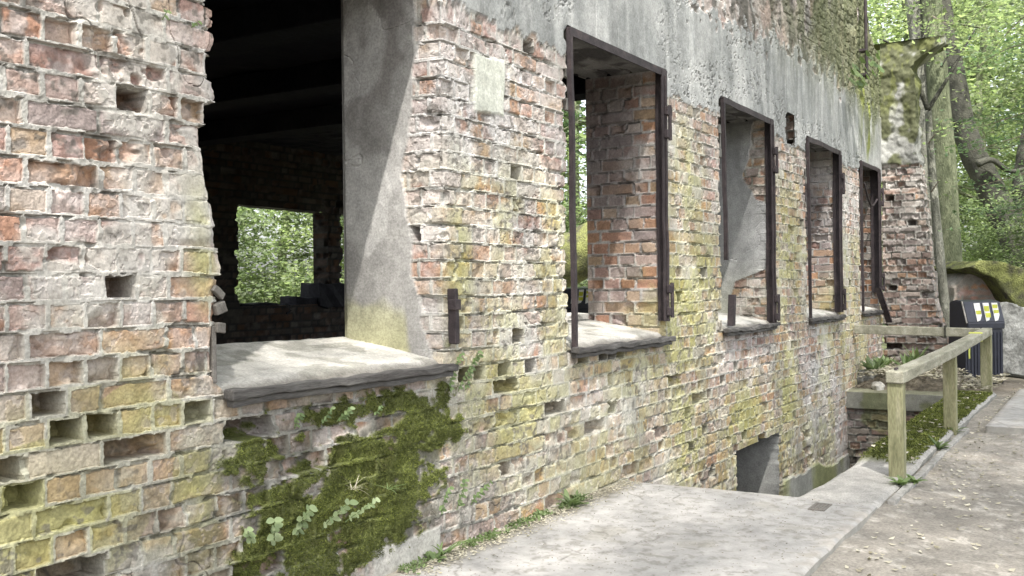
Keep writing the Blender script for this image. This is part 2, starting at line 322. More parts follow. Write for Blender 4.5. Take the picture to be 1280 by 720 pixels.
def brick_surface(u, z, jamb=None, depth=None, pal=PAL, seed=0, spall=.33, plain=False, mort=MORT, mission=.012):
    """height (m, outward) and colour of weathered brickwork at wall coordinates"""
    k, i, fu, fz, pitch = layout(u, z, seed)
    r = [_h(k, i, 100 + q + seed) for q in range(7)]
    jn = .0055 + .004 * (vn(u * 16, z * 16, 12) - .3) + .003 * (r[5] - .5)
    du = np.minimum(fu, 1 - fu) * pitch; dz = np.minimum(fz, 1 - fz) * CO
    rnd = .005
    ex = np.maximum(rnd - du, 0); ez = np.maximum(rnd - dz, 0)
    ed = np.where((du < rnd) & (dz < rnd), rnd - np.hypot(ex, ez), np.minimum(du, dz)) - jn - .002
    ed = ed + .005 * (vn(u * 70, z * 70, 14) - .5) + .0065 * (fbm(u * 16, z * 20, 3, 15) - .53)
    ed = np.where(r[2] < .14, ed + .010 * (fbm(u * 32, z * 32, 2, 62) - .42), ed)
    ins = ss(-.0008, .0018, ed)
    big = fbm(u * .55, z * .55, 2, 40)
    n25 = fbm(u * 24, z * 24, 3, 41); n8 = fbm(u * 8, z * 8, 3, 43)
    ps = spall + (big - .5) * .7
    if not plain: ps = ps - .10 + .45 * np.exp(-((u - 1.75) / .55) ** 2 - ((z - 1.85) / .35) ** 2)
    sp = r[0] < ps
    depth_b = np.where(sp, .007 + .036 * r[1] ** 1.5, .0015 + .003 * r[1])
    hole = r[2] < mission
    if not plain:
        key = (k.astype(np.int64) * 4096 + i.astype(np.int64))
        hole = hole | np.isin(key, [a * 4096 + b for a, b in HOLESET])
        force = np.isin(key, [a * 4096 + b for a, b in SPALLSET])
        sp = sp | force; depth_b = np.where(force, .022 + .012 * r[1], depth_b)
    # partial loss: only one corner of the brick has gone
    part = ss(.35, .6, fbm(u * 14 + r[3] * 9, z * 14, 2, 60) + (r[4] - .5) * .5)
    depth_b = np.where(sp, depth_b * mix(.35, 1.15, part), depth_b)
    bh = -depth_b + np.where(sp, (n25 - .5) * .009 + (n8 - .5) * .004, (n25 - .5) * .0022)
    bh = bh - .0035 * np.clip(1 - ed / .006, 0, 1) ** 2
    # a lost brick leaves a ragged pocket: deep at one end, rubble and broken mortar at the other
    gx_ = np.where(r[3] > .5, fu, 1 - fu); hd = ss(-.15, .55, gx_ + .9 * (fbm(u * 15, z * 15, 3, 61) - .5) + .25 * (r[5] - .3))
    bh = np.where(hole, -.022 - .10 * hd + (n25 - .5) * .03, bh)
    mh = .0005 + (n25 - .5) * .005 + (n8 - .5) * .003 - .020 * ss(.56, .64, fbm(u * 6, z * 11, 3, 47)) - .016 * ss(.48, .55, fbm(u * 15, z * 30, 2, 48)) * (dz < du) * (fz > .5)
    h = mix(mh, bh, ins) + .0016 * (vn(u * 170, z * 170, 49) - .5) + .003 * (vn(u * 62, z * 62, 46) - .5)
    # colours
    pi = (r[3] * len(pal)).astype(int) % len(pal)
    c = pal[pi] * (0.82 + .36 * r[4][..., None])
    c = mix(c, c.mean(-1, keepdims=True) * np.array((1.03, 1., .98)), .06)
    c = lerpc(c, (.42, .36, .35), .5 * (sp * ss(.4, .7, fbm(u * 18, z * 18, 3, 50))))
    c = lerpc(c, (.40, .235, .15), .3 * (sp * (r[5] > .5)))
    c = np.where(hole[..., None], c * .55, c)  # pocket colour darkened to imitate the shade of its depth
    mc = mort * (.85 + .3 * fbm(u * 9, z * 9, 3, 52))[..., None]
    col = mc + (c - mc) * ins[..., None]
    sm = fbm(u * 2.3, z * 3.1, 3, 53)
    nz = fbm(u * 6, z * 6, 4, 55)
    if not plain:
        zs = zone(u, z, SMEAR); ef = zone(u, z, EFFLO); al = zone(u, z, ALGAE); mo = zone(u, z, MOSSZ); dk = zone(u, z, DARK)
        smk = ss(.50, .62, sm + zs * .5 - .05) * ss(.3, .5, nz + .1)
        smk = np.where(hole, 0, smk) * ss(.25, .42, fbm(u * 15, z * 15, 3, 54))
        h = mix(h, .0015 + (n25 - .5) * .005 + (n8 - .5) * .004, smk * .8)
        col = lerpc(col, (.415, .395, .36), smk * .85)
        efm = np.clip(ss(.40, .62, nz * .6 + fbm(u * 17, z * 17, 3, 57) * .4 + ef * .22 - .07) * (.18 + ef), 0, 1)
        col = lerpc(col, (.57, .55, .54), efm * .85)
        pk = ss(.55, .65, fbm(u * 1.6, z * 1.6, 3, 58)) * ins
        col = lerpc(col, (.42, .32, .305), pk * .25)
        lime = ss(.50, .60, fbm(u * 10, z * 14, 4, 45)) * ss(.4, .6, fbm(u * 1.9, z * 1.9, 2, 44) + .04)
        col = lerpc(col, (.46, .445, .43), lime * .42)
        al = np.maximum(al, .55 * ss(3.7, 4.3, u) * ss(2.1, 1.6, z) * ss(.42, .6, fbm(u * 1.2, z * 1.0, 3, 38)))
        bk = (r[6] < .35 + .5 * al)          # algae takes hold brick by brick
        am = np.clip(al * ss(.32, .58, nz * .5 + fbm(u * 2.4, z * 2.0, 3, 59) * .6 + al * .15) * np.where(bk, 1.1, .5) * np.where(ins > .5, 1, .75), 0, .9)
        col = lerpc(col, (.335, .33, .115), am * .85)
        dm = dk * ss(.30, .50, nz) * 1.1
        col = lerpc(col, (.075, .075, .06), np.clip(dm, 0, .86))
        # dirt lodged in the pores, and hairline cracks that run through brick and mortar
        dirt = ss(.60, .68, fbm(u * 30, z * 34, 3, 63)) * ss(.40, .60, fbm(u * 2.1, z * 2.6, 3, 64) + .06)
        col = lerpc(col, (.13, .12, .105), dirt * .7)
        ck = ss(.006, .002, np.abs(fbm(u * 3.1, z * 2.4, 4, 65) - .5)) * ss(.5, .58, fbm(u * 1.3, z * 1.3, 2, 66))
        h = h - .008 * ck; col = lerpc(col, (.12, .11, .10), ck * .6)
        fl = ss(.56, .62, fbm(u * 38 + 3, z * 44, 3, 67)) * ins * ss(.45, .55, fbm(u * 3.3, z * 3.3, 2, 68))
        h = h - .003 * fl; col = lerpc(col, (.47, .42, .40), fl * .3)
        mm, mtex = moss_mask(u, z, mo)
        h = h + mm * (.002 + .014 * mtex + .02 * (fbm(u * 9, z * 12, 2, 75) - .4))
        col = lerpc(col, (.095, .11, .028), mm * .92)
    return h, col, ins
def moss_mask(u, z, mo=None):
    if mo is None: mo = zone(u, z, MOSSZ)
    a = fbm(u * 5.5, z * 9, 4, 70) * .6 + fbm(u * 22, z * 26, 3, 72) * .4
    k_ = (z / CO + .3 * vn(u * 3, z * 0, 71)) % 1      # it sits thickest on the ledges of the courses
    a = a - .075 * (np.abs(k_ - .5) * 2) * (vn(u * 7, np.floor(z / CO) * 3.3, 73) > .45) + .10 * (fbm(u * 60, z * 60, 2, 69) - .5)
    return ss(.47, .55, a + mo * .40 - .165) * ss(.12, .4, mo), fbm(u * 45, z * 45, 2, 74)

def front_surface(u, z, jamb=None, depth=None):
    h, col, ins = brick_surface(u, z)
    n25 = fbm(u * 26, z * 26, 3, 81); n6 = fbm(u * 6, z * 6, 3, 82); st = fbm(u * 7, z * 1.3, 3, 83)
    if jamb is None:
        # cast concrete band above the windows
        zb = 2.575 + .07 * (fbm(u * 2.2, z * 0 + 3, 3, 84) - .5) * 2 + .10 * (fbm(u * 12, z * 9, 3, 85) - .5) + .07 * ss(3.9, 3.3, u)
        band = ss(0, .008, z - zb)
        pit = ss(.60, .68, n25 * .55 + fbm(u * 60, z * 60, 2, 86) * .45 + .12 * (fbm(u * 1.3, z * 1.3, 2, 87) - .5) + .04)
        pit = pit * ss(.46, .58, fbm(u * 1.1 + 7, z * 1.6, 3, 79))
        bh = .006 + (n6 - .5) * .005 - .009 * pit + (n25 - .5) * .0025
        # board marks left by the shuttering
        bl = np.abs(((u * 1.0 + .01 * (st - .5)) / .31) % 1 - .5) < .012
        bh = bh - .003 * bl
        bc = np.array((.27, .275, .27)) * (.72 + .55 * st)[..., None]
        bc = lerpc(bc, (.40, .40, .39), .6 * ss(.5, .66, fbm(u * 2.2, z * 2.6, 3, 88)))
        bc = lerpc(bc, (.12, .12, .115), pit * .75)
        bc = lerpc(bc, (.42, .42, .41), .55 * ss(.55, .68, fbm(u * 9 + 3, z * .8, 3, 78)))
        bc = lerpc(bc, (.15, .15, .14), .55 * ss(.58, .7, fbm(u * 11, z * 1.1, 3, 89)) * ss(2.7, 3.6, z))
        h = mix(h, bh, band); col = col + (bc - col) * band[..., None]
        # rough spalled upper masonry
        zu = 3.28 + .35 * ss(5, 11, u) * .5 + .5 * (fbm(u * 2.4, z * 2.4, 4, 90) - .5) + .5 * (fbm(u * 14, z * 14, 3, 76) - .5)
        up = ss(0, .06, z - zu)
        k, i, fu, fz, pt = layout(u, z, 5)
        rl = fbm(u * 2.6 + z * .8, z * 2.8, 4, 91); rr = fbm(u * 11, z * 11, 3, 92)
        uh = -.02 + (rl - .5) * .10 + (rr - .5) * .045 + (n25 - .5) * .02 - .010 * (fz < .2) * (n6 > .5)
        uc = np.array((.27, .235, .215)) * (.65 + .7 * rr)[..., None]
        uc = lerpc(uc, (.30, .215, .19), .6 * ss(.52, .62, fbm(u * 2.2, z * 2.2, 3, 93)))
        uc = lerpc(uc, (.45, .43, .41), .7 * ss(.5, .6, n6) * ss(.4, .6, n25))
        uc = lerpc(uc, (.09, .085, .075), .8 * ss(.50, .62, fbm(u * 9, z * 2.6, 3, 94)))
        h = mix(h, uh * ss(0, .5, z - zu) - .012, up); col = col + (uc - col) * up[..., None]
        # green near the far corner
        gm = 1.35 * ss(7.5, 12.5, u) * ss(2.95, 3.9, z) + .9 * np.exp(-((u - 13.15) / .42) ** 2) * ss(2.55, 3.1, z)
        gk = np.clip(gm * ss(.34, .56, fbm(u * 5, z * 2.2, 4, 95) + .12 * gm), 0, 1)
        col = lerpc(col, (.10, .11, .055), gk * .85)
        col = lerpc(col, (.17, .19, .045), np.clip(1.2 * np.exp(-((u - 13.1 - .3 * (fbm(u, z * 2.2, 3, 37) - .5)) / .36) ** 2) * ss(2.6, 3.0, z) * ss(4.0, 3.6, z) * ss(.45, .6, fbm(u * 7, z * 2.2, 4, 96)), 0, .9))
        h = h + gk * .012 * fbm(u * 40, z * 40, 2, 97)
        # rendered plinth at the foot in the light well
        zp = -.62 - .12 * (fbm(u * 2, z * 0, 2, 98) - .5) + .35 * ss(8.0, 9.2, u) * 0 - .10 * ss(10, 11, u)
        pl = ss(0, .012, zp - z) * ss(9.1, 9.3, u + .5 * (n6 - .5))
        pc = np.array((.34, .345, .32)) * (.75 + .5 * st)[..., None]
        pc = lerpc(pc, (.24, .26, .10), .8 * ss(.40, .55, fbm(u * 2.6, z * 1.4, 3, 99)))
        h = mix(h, .014 + (n6 - .5) * .008, pl); col = col + (pc - col) * pl[..., None]
        # patches of lime plaster
        for (px, py, rx, ry) in ((612, 108, 18, 34), (510, 700, 40, 26)):
            a = on_wall(px, py); w = abs(on_wall(px + rx, py).x - on_wall(px - rx, py).x) / 2; hh = abs(on_wall(px, py + ry).z - a.z)
            q = ss(1.12, .95, np.maximum(np.abs(u - a.x) / w, np.abs(z - a.z) / hh) + .3 * (n6 - .5))
            h = mix(h, .006 + (n25 - .5) * .003, q); col = lerpc(col, (.56, .57, .50) if py < 300 else (.40, .39, .36), q * .9)
    return h, col

def edge_chip(zv, uid):
    """weathered arrises: how far each course is worn back at a corner"""
    k = np.floor((zv + .004 * vn(zv * 9, zv * 0, 7)) / CO)
    r = _h(k, k * 0 + uid, 200)
    c = .002 + .026 * r ** 2 + .008 * (vn(zv * 40, zv * 0 + uid, 201) - .3)
    return np.maximum(c, 0)

TH = .60      # wall thickness
class Opening:
    def __init__(s, x0, x1, z0, z1, jam='brick', uid=0, chipx=None): s.x0, s.x1, s.z0, s.z1, s.jam, s.uid, s.chipx = x0, x1, z0, z1, jam, uid, chipx
def w1_notch(z):
    # the left edge of the nearest window is worn into an uneven outline
    pts = [(-.0, .0), (.86, .0), (.95, .02), (1.05, .03), (1.3, .0), (1.43, .02), (1.56, .04), (1.58, .06), (1.64, .09), (1.68, .11), (1.72, .17), (1.765, .19), (1.78, .18), (1.795, .02), (1.9, .015), (2.0, .035), (2.1, .01), (2.75, .01)]
    return np.interp(z, [p[0] for p in pts], [p[1] for p in pts])

def build_wall(acc, xs, zs, ops, surf, y0=0., ztop=None, zmask=None, jstep=.008, thick=TH, back_col=(.02, .02, .025), sgn=-1, zwarp=None, jamb_surf=None):
    """a wall in the XZ plane facing sgn*Y, with true reveals in its openings"""
    U, Z = np.meshgrid(xs, zs)
    Zw = zwarp(U, Z) if zwarp else Z
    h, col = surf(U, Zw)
    X = U.copy(); Y = y0 + sgn * h
    mask = np.ones((len(zs) - 1, len(xs) - 1), bool)
    uc = (xs[:-1] + xs[1:]) / 2; zc = (zs[:-1] + zs[1:]) / 2
    jj = {}
    for o in ops:
        mask &= ~(((uc > o.x0) & (uc < o.x1))[None, :] & ((zc > o.z0) & (zc < o.z1))[:, None])
        rows = np.where((zs >= o.z0 - 1e-6) & (zs <= o.z1 + 1e-6))[0]
        for side, xe in ((0, o.x0), (1, o.x1)):
            inn = 1 if side else -1            # direction into the masonry
            zr = zs[rows]
            ch = edge_chip(zr, o.uid * 2 + side)
            if o.chipx is not None and side == 0: ch = ch * .5 + o.chipx(zr)
            taper = np.minimum(ss(o.z0, o.z0 + .04, zr), ss(o.z1, o.z1 - .04, zr)); ch = ch * taper
            ds = np.arange(0, thick, jstep); ds = np.append(ds, thick)
            DD, ZZ = np.meshgrid(ds, zr)
            hj, cj = jamb_surf(o, side, xe, DD, ZZ)
            fade = ss(thick, thick - .03, DD)
            hj = hj * fade
            e = np.where(side, 1, -1)
            ei = int(np.argmin(np.abs(xs - xe)))
            hf = h[rows, ei]
            fall = np.exp(-(DD / .05) ** 2)
            PJ = np.empty(DD.shape + (3,))
            PJ[..., 0] = xe - inn * (hj * taper[:, None]) + inn * ch[:, None] * np.exp(-(DD / .09) ** 2)
            PJ[..., 1] = y0 - sgn * DD + sgn * (hf * taper)[:, None] * fall - sgn * .5 * ch[:, None] * np.exp(-(DD / .02) ** 2)
            PJ[..., 2] = ZZ
            PJ[:, 0, 1] = y0 + sgn * hf - sgn * .5 * ch
            # front face near this edge
            dist = np.abs(xs - xe); near = np.where((dist < .2) & ((xs - xe) * inn >= -1e-9))[0]
            hj0 = hj[:, 0] * taper
            for j in near:
                X[rows, j] += (-inn * hj0 + inn * ch) * math.exp(-(dist[j] / .05) ** 2)
                Y[rows, j] -= sgn * .5 * ch * math.exp(-(dist[j] / .02) ** 2)
            PJ[:, 0, 0] = X[rows, ei]
            acc.grid(PJ, cj, flip=(side == 1) ^ (sgn > 0))
    P = np.stack([X, Y, Zw], -1)
    if zmask is not None: mask &= zmask(uc[None, :], zc[:, None])
    acc.grid(P, col, mask, flip=sgn > 0)
    for o in ops:    # soffit and bottom of each opening follow the face's edge exactly
        cols = np.where((xs >= o.x0 - 1e-6) & (xs <= o.x1 + 1e-6))[0]
        for top in (0, 1):
            ri = int(np.argmin(np.abs(zs - (o.z1 if top else o.z0))))
            ds = np.append(np.arange(0, thick, .015), thick)
            XX, DD = np.meshgrid(xs[cols], ds)
            Pz = np.empty(XX.shape + (3,)); Pz[..., 0] = XX
            hf = h[ri, cols]
            Pz[..., 1] = y0 - sgn * DD + sgn * hf[None, :] * np.exp(-(DD / .03) ** 2)
            nn = fbm(XX * 3, DD * 5, 3, 300); bd = (np.abs((DD + .03 * np.sin(XX * 3)) % .17 - .085) < .012)
            Pz[..., 2] = zs[ri] + (nn - .35) * .05 * ss(0, .05, DD) * ss(thick, thick - .05, DD) * ss(o.x0, o.x0 + .05, XX) * ss(o.x1, o.x1 - .05, XX) * (1 if top else 0) + (.018 * bd * ss(0, .05, DD) if top else 0)
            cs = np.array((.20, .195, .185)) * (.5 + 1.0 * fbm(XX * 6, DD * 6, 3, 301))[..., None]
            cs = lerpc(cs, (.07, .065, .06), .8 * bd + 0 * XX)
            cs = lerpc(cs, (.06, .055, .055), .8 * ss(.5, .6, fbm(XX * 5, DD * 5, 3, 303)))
            Pz[0, :, 0] = X[ri, cols]; Pz[0, :, 1] = Y[ri, cols]
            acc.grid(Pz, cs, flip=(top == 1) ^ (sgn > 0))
    return X, Y, Zw

def lines(a, b, step, must=()):
    v = np.arange(a, b + 1e-9, step)
    v = np.unique(np.round(np.concatenate([v, must, [a, b]]), 5))
    # drop lines that crowd a required one
    keep = [v[0]]; ms = set(np.round(must, 5)) | {round(b, 5)}
    for q in v[1:]:
        if q - keep[-1] < step * .45:
            if q in ms: keep[-1] = q if keep[-1] not in ms else keep[-1]
            if q in ms and keep[-1] != q: keep.append(q)
        else: keep.append(q)
    return np.array(keep)
def adaptive(a, b, must):
    out = [a]; ms = sorted(m for m in must if a < m < b) + [b]
    for m in ms:
        x = out[-1]; seg = []
        while True:
            zd = x * CP + D * SP
            x += float(np.clip(2.9e-4 * zd * zd, .0028, .0135))
            if x >= m - .002: break
            seg.append(x)
        out += seg + [m]
    return np.array(out)

W = [Opening(2.47, 3.81, .86, 2.74, 'plaster1', 1, w1_notch), Opening(5.06, 6.47, .86, 2.72, 'brick', 2), Opening(7.63, 8.98, .86, 2.72, 'plaster3', 3),
     Opening(10.17, 11.53, .86, 2.72, 'brick', 4), Opening(12.60, 13.70, .86, 2.72, 'dark', 5)]
HOLE = Opening(7.96, 9.13, -1.10, -.14, 'conc', 6)
SLOT = Opening(9.50, 9.74, 2.56, 2.86, 'dark', 7)

def jamb_surface(o, side, xe, DD, ZZ):
    u = xe + (-DD if side else DD)
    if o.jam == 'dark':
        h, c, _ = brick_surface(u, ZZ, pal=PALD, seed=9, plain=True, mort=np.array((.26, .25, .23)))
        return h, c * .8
    if o.jam == 'conc':
        n = fbm(u * 4, ZZ * 4, 4, 120)
        return (n - .5) * .02, np.array((.33, .33, .315)) * (.6 + .8 * n)[..., None]
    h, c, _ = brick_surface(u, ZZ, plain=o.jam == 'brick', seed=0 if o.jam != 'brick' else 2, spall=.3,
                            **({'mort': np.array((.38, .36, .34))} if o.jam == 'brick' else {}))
    n25 = fbm(u * 25, ZZ * 25, 3, 121); n5 = fbm(u * 5, ZZ * 5, 4, 122)
    if o.jam == 'brick':
        # dark grey high and deep in the reveal, limewash remains near the front edge
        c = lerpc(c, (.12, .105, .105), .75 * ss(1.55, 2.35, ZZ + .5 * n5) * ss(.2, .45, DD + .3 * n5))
        c = lerpc(c, (.50, .48, .46), .6 * ss(.45, .6, n5) * ss(.45, .15, DD) * ss(1.5, 2.2, ZZ))
        c = lerpc(c, (.36, .34, .15), .65 * ss(.42, .6, n5 + .1) * ss(.55, .0, DD) * ss(1.5, 1.0, ZZ))
    if o.jam in ('plaster1', 'plaster3') and side == 1:
        if o.jam == 'plaster1':
            bd = np.interp(ZZ, [.86, .95, 1.1, 1.3, 1.45, 1.6, 1.75, 1.95, 2.15, 2.35, 2.6], [.04, .10, .13, .17, .16, .20, .215, .19, .165, .14, .13])
        else:
            bd = np.interp(ZZ, [.86, 1.0, 1.1, 1.25, 1.35, 1.5, 1.9, 2.0, 2.2, 2.35, 2.7], [.42, .42, .40, .34, .08, -.1, -.1, .14, .26, .22, .16])
        bd = bd + .03 * (fbm(ZZ * 12, ZZ * 0, 3, 123) - .5) + .03 * (n5 - .5)
        pl = ss(0, .006, DD - bd)
        ph = .014 + (n5 - .5) * .012 + (n25 - .5) * .002
        pc = np.array((.33, .32, .305)) * (.72 + .55 * fbm(u * 3, ZZ * 2.2, 4, 124))[..., None]
        pc = lerpc(pc, (.19, .175, .165), .75 * ss(.5, .62, fbm(u * 4, ZZ * 2.5 + 4, 4, 125)) * ss(1.6, 2.4, ZZ))
        pc = lerpc(pc, (.50, .49, .47), .6 * ss(.5, .62, fbm(u * 5, ZZ * 2.5 + 9, 3, 126)))
        pc = lerpc(pc, (.38, .37, .19), .7 * ss(1.55, .9, ZZ) * ss(.45, .6, fbm(u * 4, ZZ * 3, 3, 127)))
        if o.jam == 'plaster3': pc = lerpc(pc, (.27, .28, .285), .6 + 0 * ZZ)
        crack = np.abs(fbm(u * 2.2, ZZ * 2.2, 3, 128) - .5) < .0025
        ph = ph - .004 * crack
        h = mix(h, ph, pl); c = c + (pc - c) * pl[..., None]
    return h, c

def ztop_at(u): return 5.1 + .2 * np.sin(u * 1.1) + .25 * (fbm(u * 1.6, u * 0, 3, 130) - .5) - 1.0 * ss(12.75, 13.55, u) + 0 * u
def zwarp(U, Z):
    zt = ztop_at(U); return np.where(Z > 3.0, 3.0 + (Z - 3.0) * (zt - 3.0) / (5.0 - 3.0), Z)

building = empty('ruined_brick_building', (0, 0, 0), label='long derelict brick and concrete building with five empty window openings', cat='building')
acc = Acc()
mustz = [.86, 2.72, 2.74, -1.1, -.14, 2.56, 2.86, 0.]
def zrows(sc):
    a = list(np.round(np.arange(-2.8, -.2, .012 * sc), 4)); b = list(np.round(np.arange(-.2, 2.42, .005 * sc), 4)); c = list(np.round(np.arange(2.42, 5.0001, .01 * sc), 4))
    return a, b, c
zL = np.unique(np.round(np.concatenate([np.arange(-.2, 2.50, .0033333333), np.arange(2.50, 5.001, .02)]), 4))
for m_ in (.86, 2.74, 2.72): zL = np.append(zL[np.abs(zL - m_) > .0017], m_)
zL = np.unique(zL)
zR = np.unique(np.round(np.concatenate([np.arange(-2.8, -.2, .02), np.arange(-.2, 2.40, .01), np.arange(2.40, 5.001, .01)]), 4))
xL0 = lines(-4.0, 1.3, .02, ())
xL = np.concatenate([xL0[:-1], adaptive(1.3, 5.06 - .3, [2.47, 3.81])])
xR = adaptive(5.06 - .3, 13.9, [5.06, 6.47, 7.63, 8.98, 10.17, 11.53, 12.60, 13.70, 7.96, 9.13, 9.52, 9.72])
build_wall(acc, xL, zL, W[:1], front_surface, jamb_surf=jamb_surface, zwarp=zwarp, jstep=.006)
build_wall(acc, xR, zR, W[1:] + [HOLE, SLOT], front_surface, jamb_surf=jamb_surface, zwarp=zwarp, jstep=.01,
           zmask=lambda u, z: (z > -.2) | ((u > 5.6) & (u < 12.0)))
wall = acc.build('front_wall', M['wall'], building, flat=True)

# inner face and top of the front wall, plain, with the room's shade put into its near-black colour
bm = bmesh.new()
xb = [-4.0] + [v for o in W for v in (o.x0, o.x1)] + [13.9]
zb_ = [-.2, .86, 2.72, 3.0]
for i in range(len(xb) - 1):
    for j in range(3):
        if i % 2 == 1 and j == 1: continue
        q = [bm.verts.new((xb[i + a], TH, zb_[j + b])) for a, b in ((0, 0), (0, 1), (1, 1), (1, 0))]; bm.faces.new(q)
link('inner_wall_face', bm_mesh('inner_wall_face', bm), M['shade_dark'], building)
a2 = Acc()
xt = np.linspace(-4, 13.9, 400); zt = ztop_at(xt)
P = np.zeros((3, 400, 3)); P[:, :, 0] = xt
P[0, :, 1] = .02; P[0, :, 2] = zt; P[1, :, 1] = TH; P[1, :, 2] = zt + .03; P[2, :, 1] = TH; P[2, :, 2] = 2.9
a2.grid(P, np.array((.14, .14, .09)), flip=True)
a2.build('parapet_back', M['wall'], building)

# rear wall of the room with its own openings, seen through the near window
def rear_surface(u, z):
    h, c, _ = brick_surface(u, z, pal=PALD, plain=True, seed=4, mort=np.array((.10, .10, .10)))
    return h, c * .25  # brick colour cut down to carry the dimness of the room
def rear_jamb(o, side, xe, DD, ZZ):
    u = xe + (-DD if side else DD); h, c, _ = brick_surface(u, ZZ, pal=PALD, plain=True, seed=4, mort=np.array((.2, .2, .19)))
    return h * 1.5, c * .16  # interior dimness put into the reveal colour as well
RW = [Opening(8.24, 9.75, 1.04, 2.22, 'x', 11), Opening(10.05, 11.3, 1.12, 2.22, 'x', 12), Opening(5.2, 6.4, 1.04, 2.22, 'x', 13), Opening(12.0, 13.2, 1.04, 2.22, 'x', 14)]
acc = Acc()
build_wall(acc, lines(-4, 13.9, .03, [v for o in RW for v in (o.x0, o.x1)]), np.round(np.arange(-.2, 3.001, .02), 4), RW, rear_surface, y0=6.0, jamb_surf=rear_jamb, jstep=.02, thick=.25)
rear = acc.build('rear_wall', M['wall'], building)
bm = bmesh.new()
add_box(bm, (8.3, 6.02, .98), (8.9, 6.3, 1.075), .01, 2, .03); add_box(bm, (9.2, 6.02, .98), (9.6, 6.3, 1.14), .01, 2, .03)
add_box(bm, (9.0, 6.02, .9), (9.25, 6.3, 1.05), .01, 2, .03); add_box(bm, (9.55, 5.97, 1.0), (10.1, 6.3, 1.3), .01, 2, .03)
link('broken_masonry', bm_mesh('broken_masonry', bm), M['shade_dark'], building)
# roof slab, ceiling beams, end walls, floor
for lo_, hi_ in (((-4, .62, 2.98), (8.1, 6.7, 3.3)), ((8.102, 3.9, 2.98), (11.2, 6.7, 3.3))):   # the rest of the roof has fallen in
    bm = bmesh.new(); add_box(bm, lo_, hi_, .01, 30, .03); link('ceiling', bm_mesh('ceiling', bm), M['shade_dark'], building)
for i in range(8):
    bm = bmesh.new(); add_box(bm, (-2.6 + i * 1.4, .6, 2.78), (-2.32 + i * 1.4, 6.0, 2.975), .01)
    link('ceiling_beam', bm_mesh('ceiling_beam', bm), M['shade_dark'], building)
bm = bmesh.new(); add_box(bm, (-4.3, 0.01, -.2), (-4.01, 6.6, 3.2)); link('end_wall', bm_mesh('end_wall', bm), M['shade_dark'], building)
bm = bmesh.new(); add_box(bm, (13.3, .61, -.19), (13.85, 3.2, 2.97), .01, 16, .05); link('end_wall', bm_mesh('end_wall', bm), M['shade_dark'], building)
bm = bmesh.new(); add_box(bm, (13.3, 3.2, -.19), (13.85, 5.97, .8), .01, 16, .05); link('end_wall', bm_mesh('end_wall', bm), M['oldconc'], building)
bm = bmesh.new(); add_box(bm, (-4, .58, -.3), (13.86, 6.7, -.1))
link('floor', bm_mesh('floor', bm), M['shade_dark'], building)
# basement chamber behind the low hole and the pocket behind the slot
bm = bmesh.new()
for nm_, (a, b) in zip(('basement_chamber', 'wall_pocket'), (((7.3, TH - .02, -1.5), (9.9, 3.2, -.05)), ((9.45, .2, 2.56), (9.8, TH - .02, 2.93)))):
  bm = bmesh.new(); vs = add_box(bm, a, b)
  fs = [f for f in bm.faces if abs(f.calc_center_median().y - (TH - .02)) < .01 or abs(f.calc_center_median().y - .2) < .01]
  bmesh.ops.delete(bm, geom=fs, context='FACES')
  link(nm_, bm_mesh(nm_, bm), M['shade_dark'], building)

# ------------------------------------------------------------------ far end pier that juts out at the corner
def pier_out(z):
    return np.interp(z, [-.3, .4, .62, .95, 1.3, 1.76, 2.1, 2.37, 2.75, 2.85, 3.5, 3.75, 3.9, 4.02, 4.1, 4.22, 4.3, 4.42],
                     [.80, .78, .75, .66, .62, .58, .56, .52, .47, .44, .42, .44, .42, .36, .42, .60, .78, .78])
zp = np.arange(-.35, 4.4, .012)
path = []      # (s, kind)
na, nb = 70, 50
S = np.concatenate([np.linspace(0, 1, na), 1 + np.linspace(0, 1, nb)[1:]])
SS, ZZ = np.meshgrid(S, zp)
yo = pier_out(ZZ) + .03 * (vn(ZZ * 0, np.floor(ZZ / CO), 140) - .5) * (ZZ < 2.8) + .04 * (fbm(ZZ * 4, ZZ * 0, 3, 141) - .5)
uu = np.where(SS <= 1, SS * yo, yo + (SS - 1) * .36)
h, c, _ = brick_surface(uu + 20, ZZ, pal=np.array([(.24, .16, .125), (.20, .15, .13), (.24, .20, .175), (.17, .14, .13), (.25, .165, .11), (.27, .24, .215), (.20, .175, .16)]), plain=True, seed=6, spall=.6, mort=np.array((.23, .22, .20)), mission=.05)
h = h * 1.7
n6 = fbm(uu * 6, ZZ * 6, 3, 142)
c = lerpc(c, (.42, .40, .37), .5 * ss(.5, .62, n6) * ss(1.2, 2.4, ZZ))
up = ss(0, .02, ZZ - 2.76 - .08 * (n6 - .5))
cc = np.array((.23, .23, .215)) * (.6 + .8 * fbm(uu * 5, ZZ * 2.5, 4, 143))[..., None]
cc = lerpc(cc, (.30, .30, .28), .6 * ss(.54, .66, fbm(uu * 3, ZZ * 3, 3, 147)))
cc = lerpc(cc, (.085, .09, .045), .95 * ss(.34, .50, fbm(uu * 5, ZZ * 5, 4, 144) + .25 * ss(3.1, 3.6, ZZ) - .14))
cc = lerpc(cc, (.17, .185, .06), .5 * ss(.5, .6, fbm(uu * 12, ZZ * 6, 3, 148)) * ss(3.3, 3.7, ZZ))
h = mix(h, .01 + (n6 - .5) * .09 + (fbm(uu * 20, ZZ * 20, 3, 145) - .5) * .02, up); c = c + (cc - c) * up[..., None]
X = np.where(SS <= 1, 13.9, 13.9 + (SS - 1) * .36); Y = np.where(SS <= 1, -SS * yo, -yo)
cr = ss(.8, 1, SS) * ss(1.25, 1.0, SS)
wA = np.where(SS <= 1, 1, 0) * 1.0
P = np.stack([X - h * np.where(SS <= 1, 1, ss(1.1, 1, SS)), Y - h * np.where(SS >= 1, 1, 0), ZZ], -1)
acc = Acc(); acc.grid(P, c, flip=False)
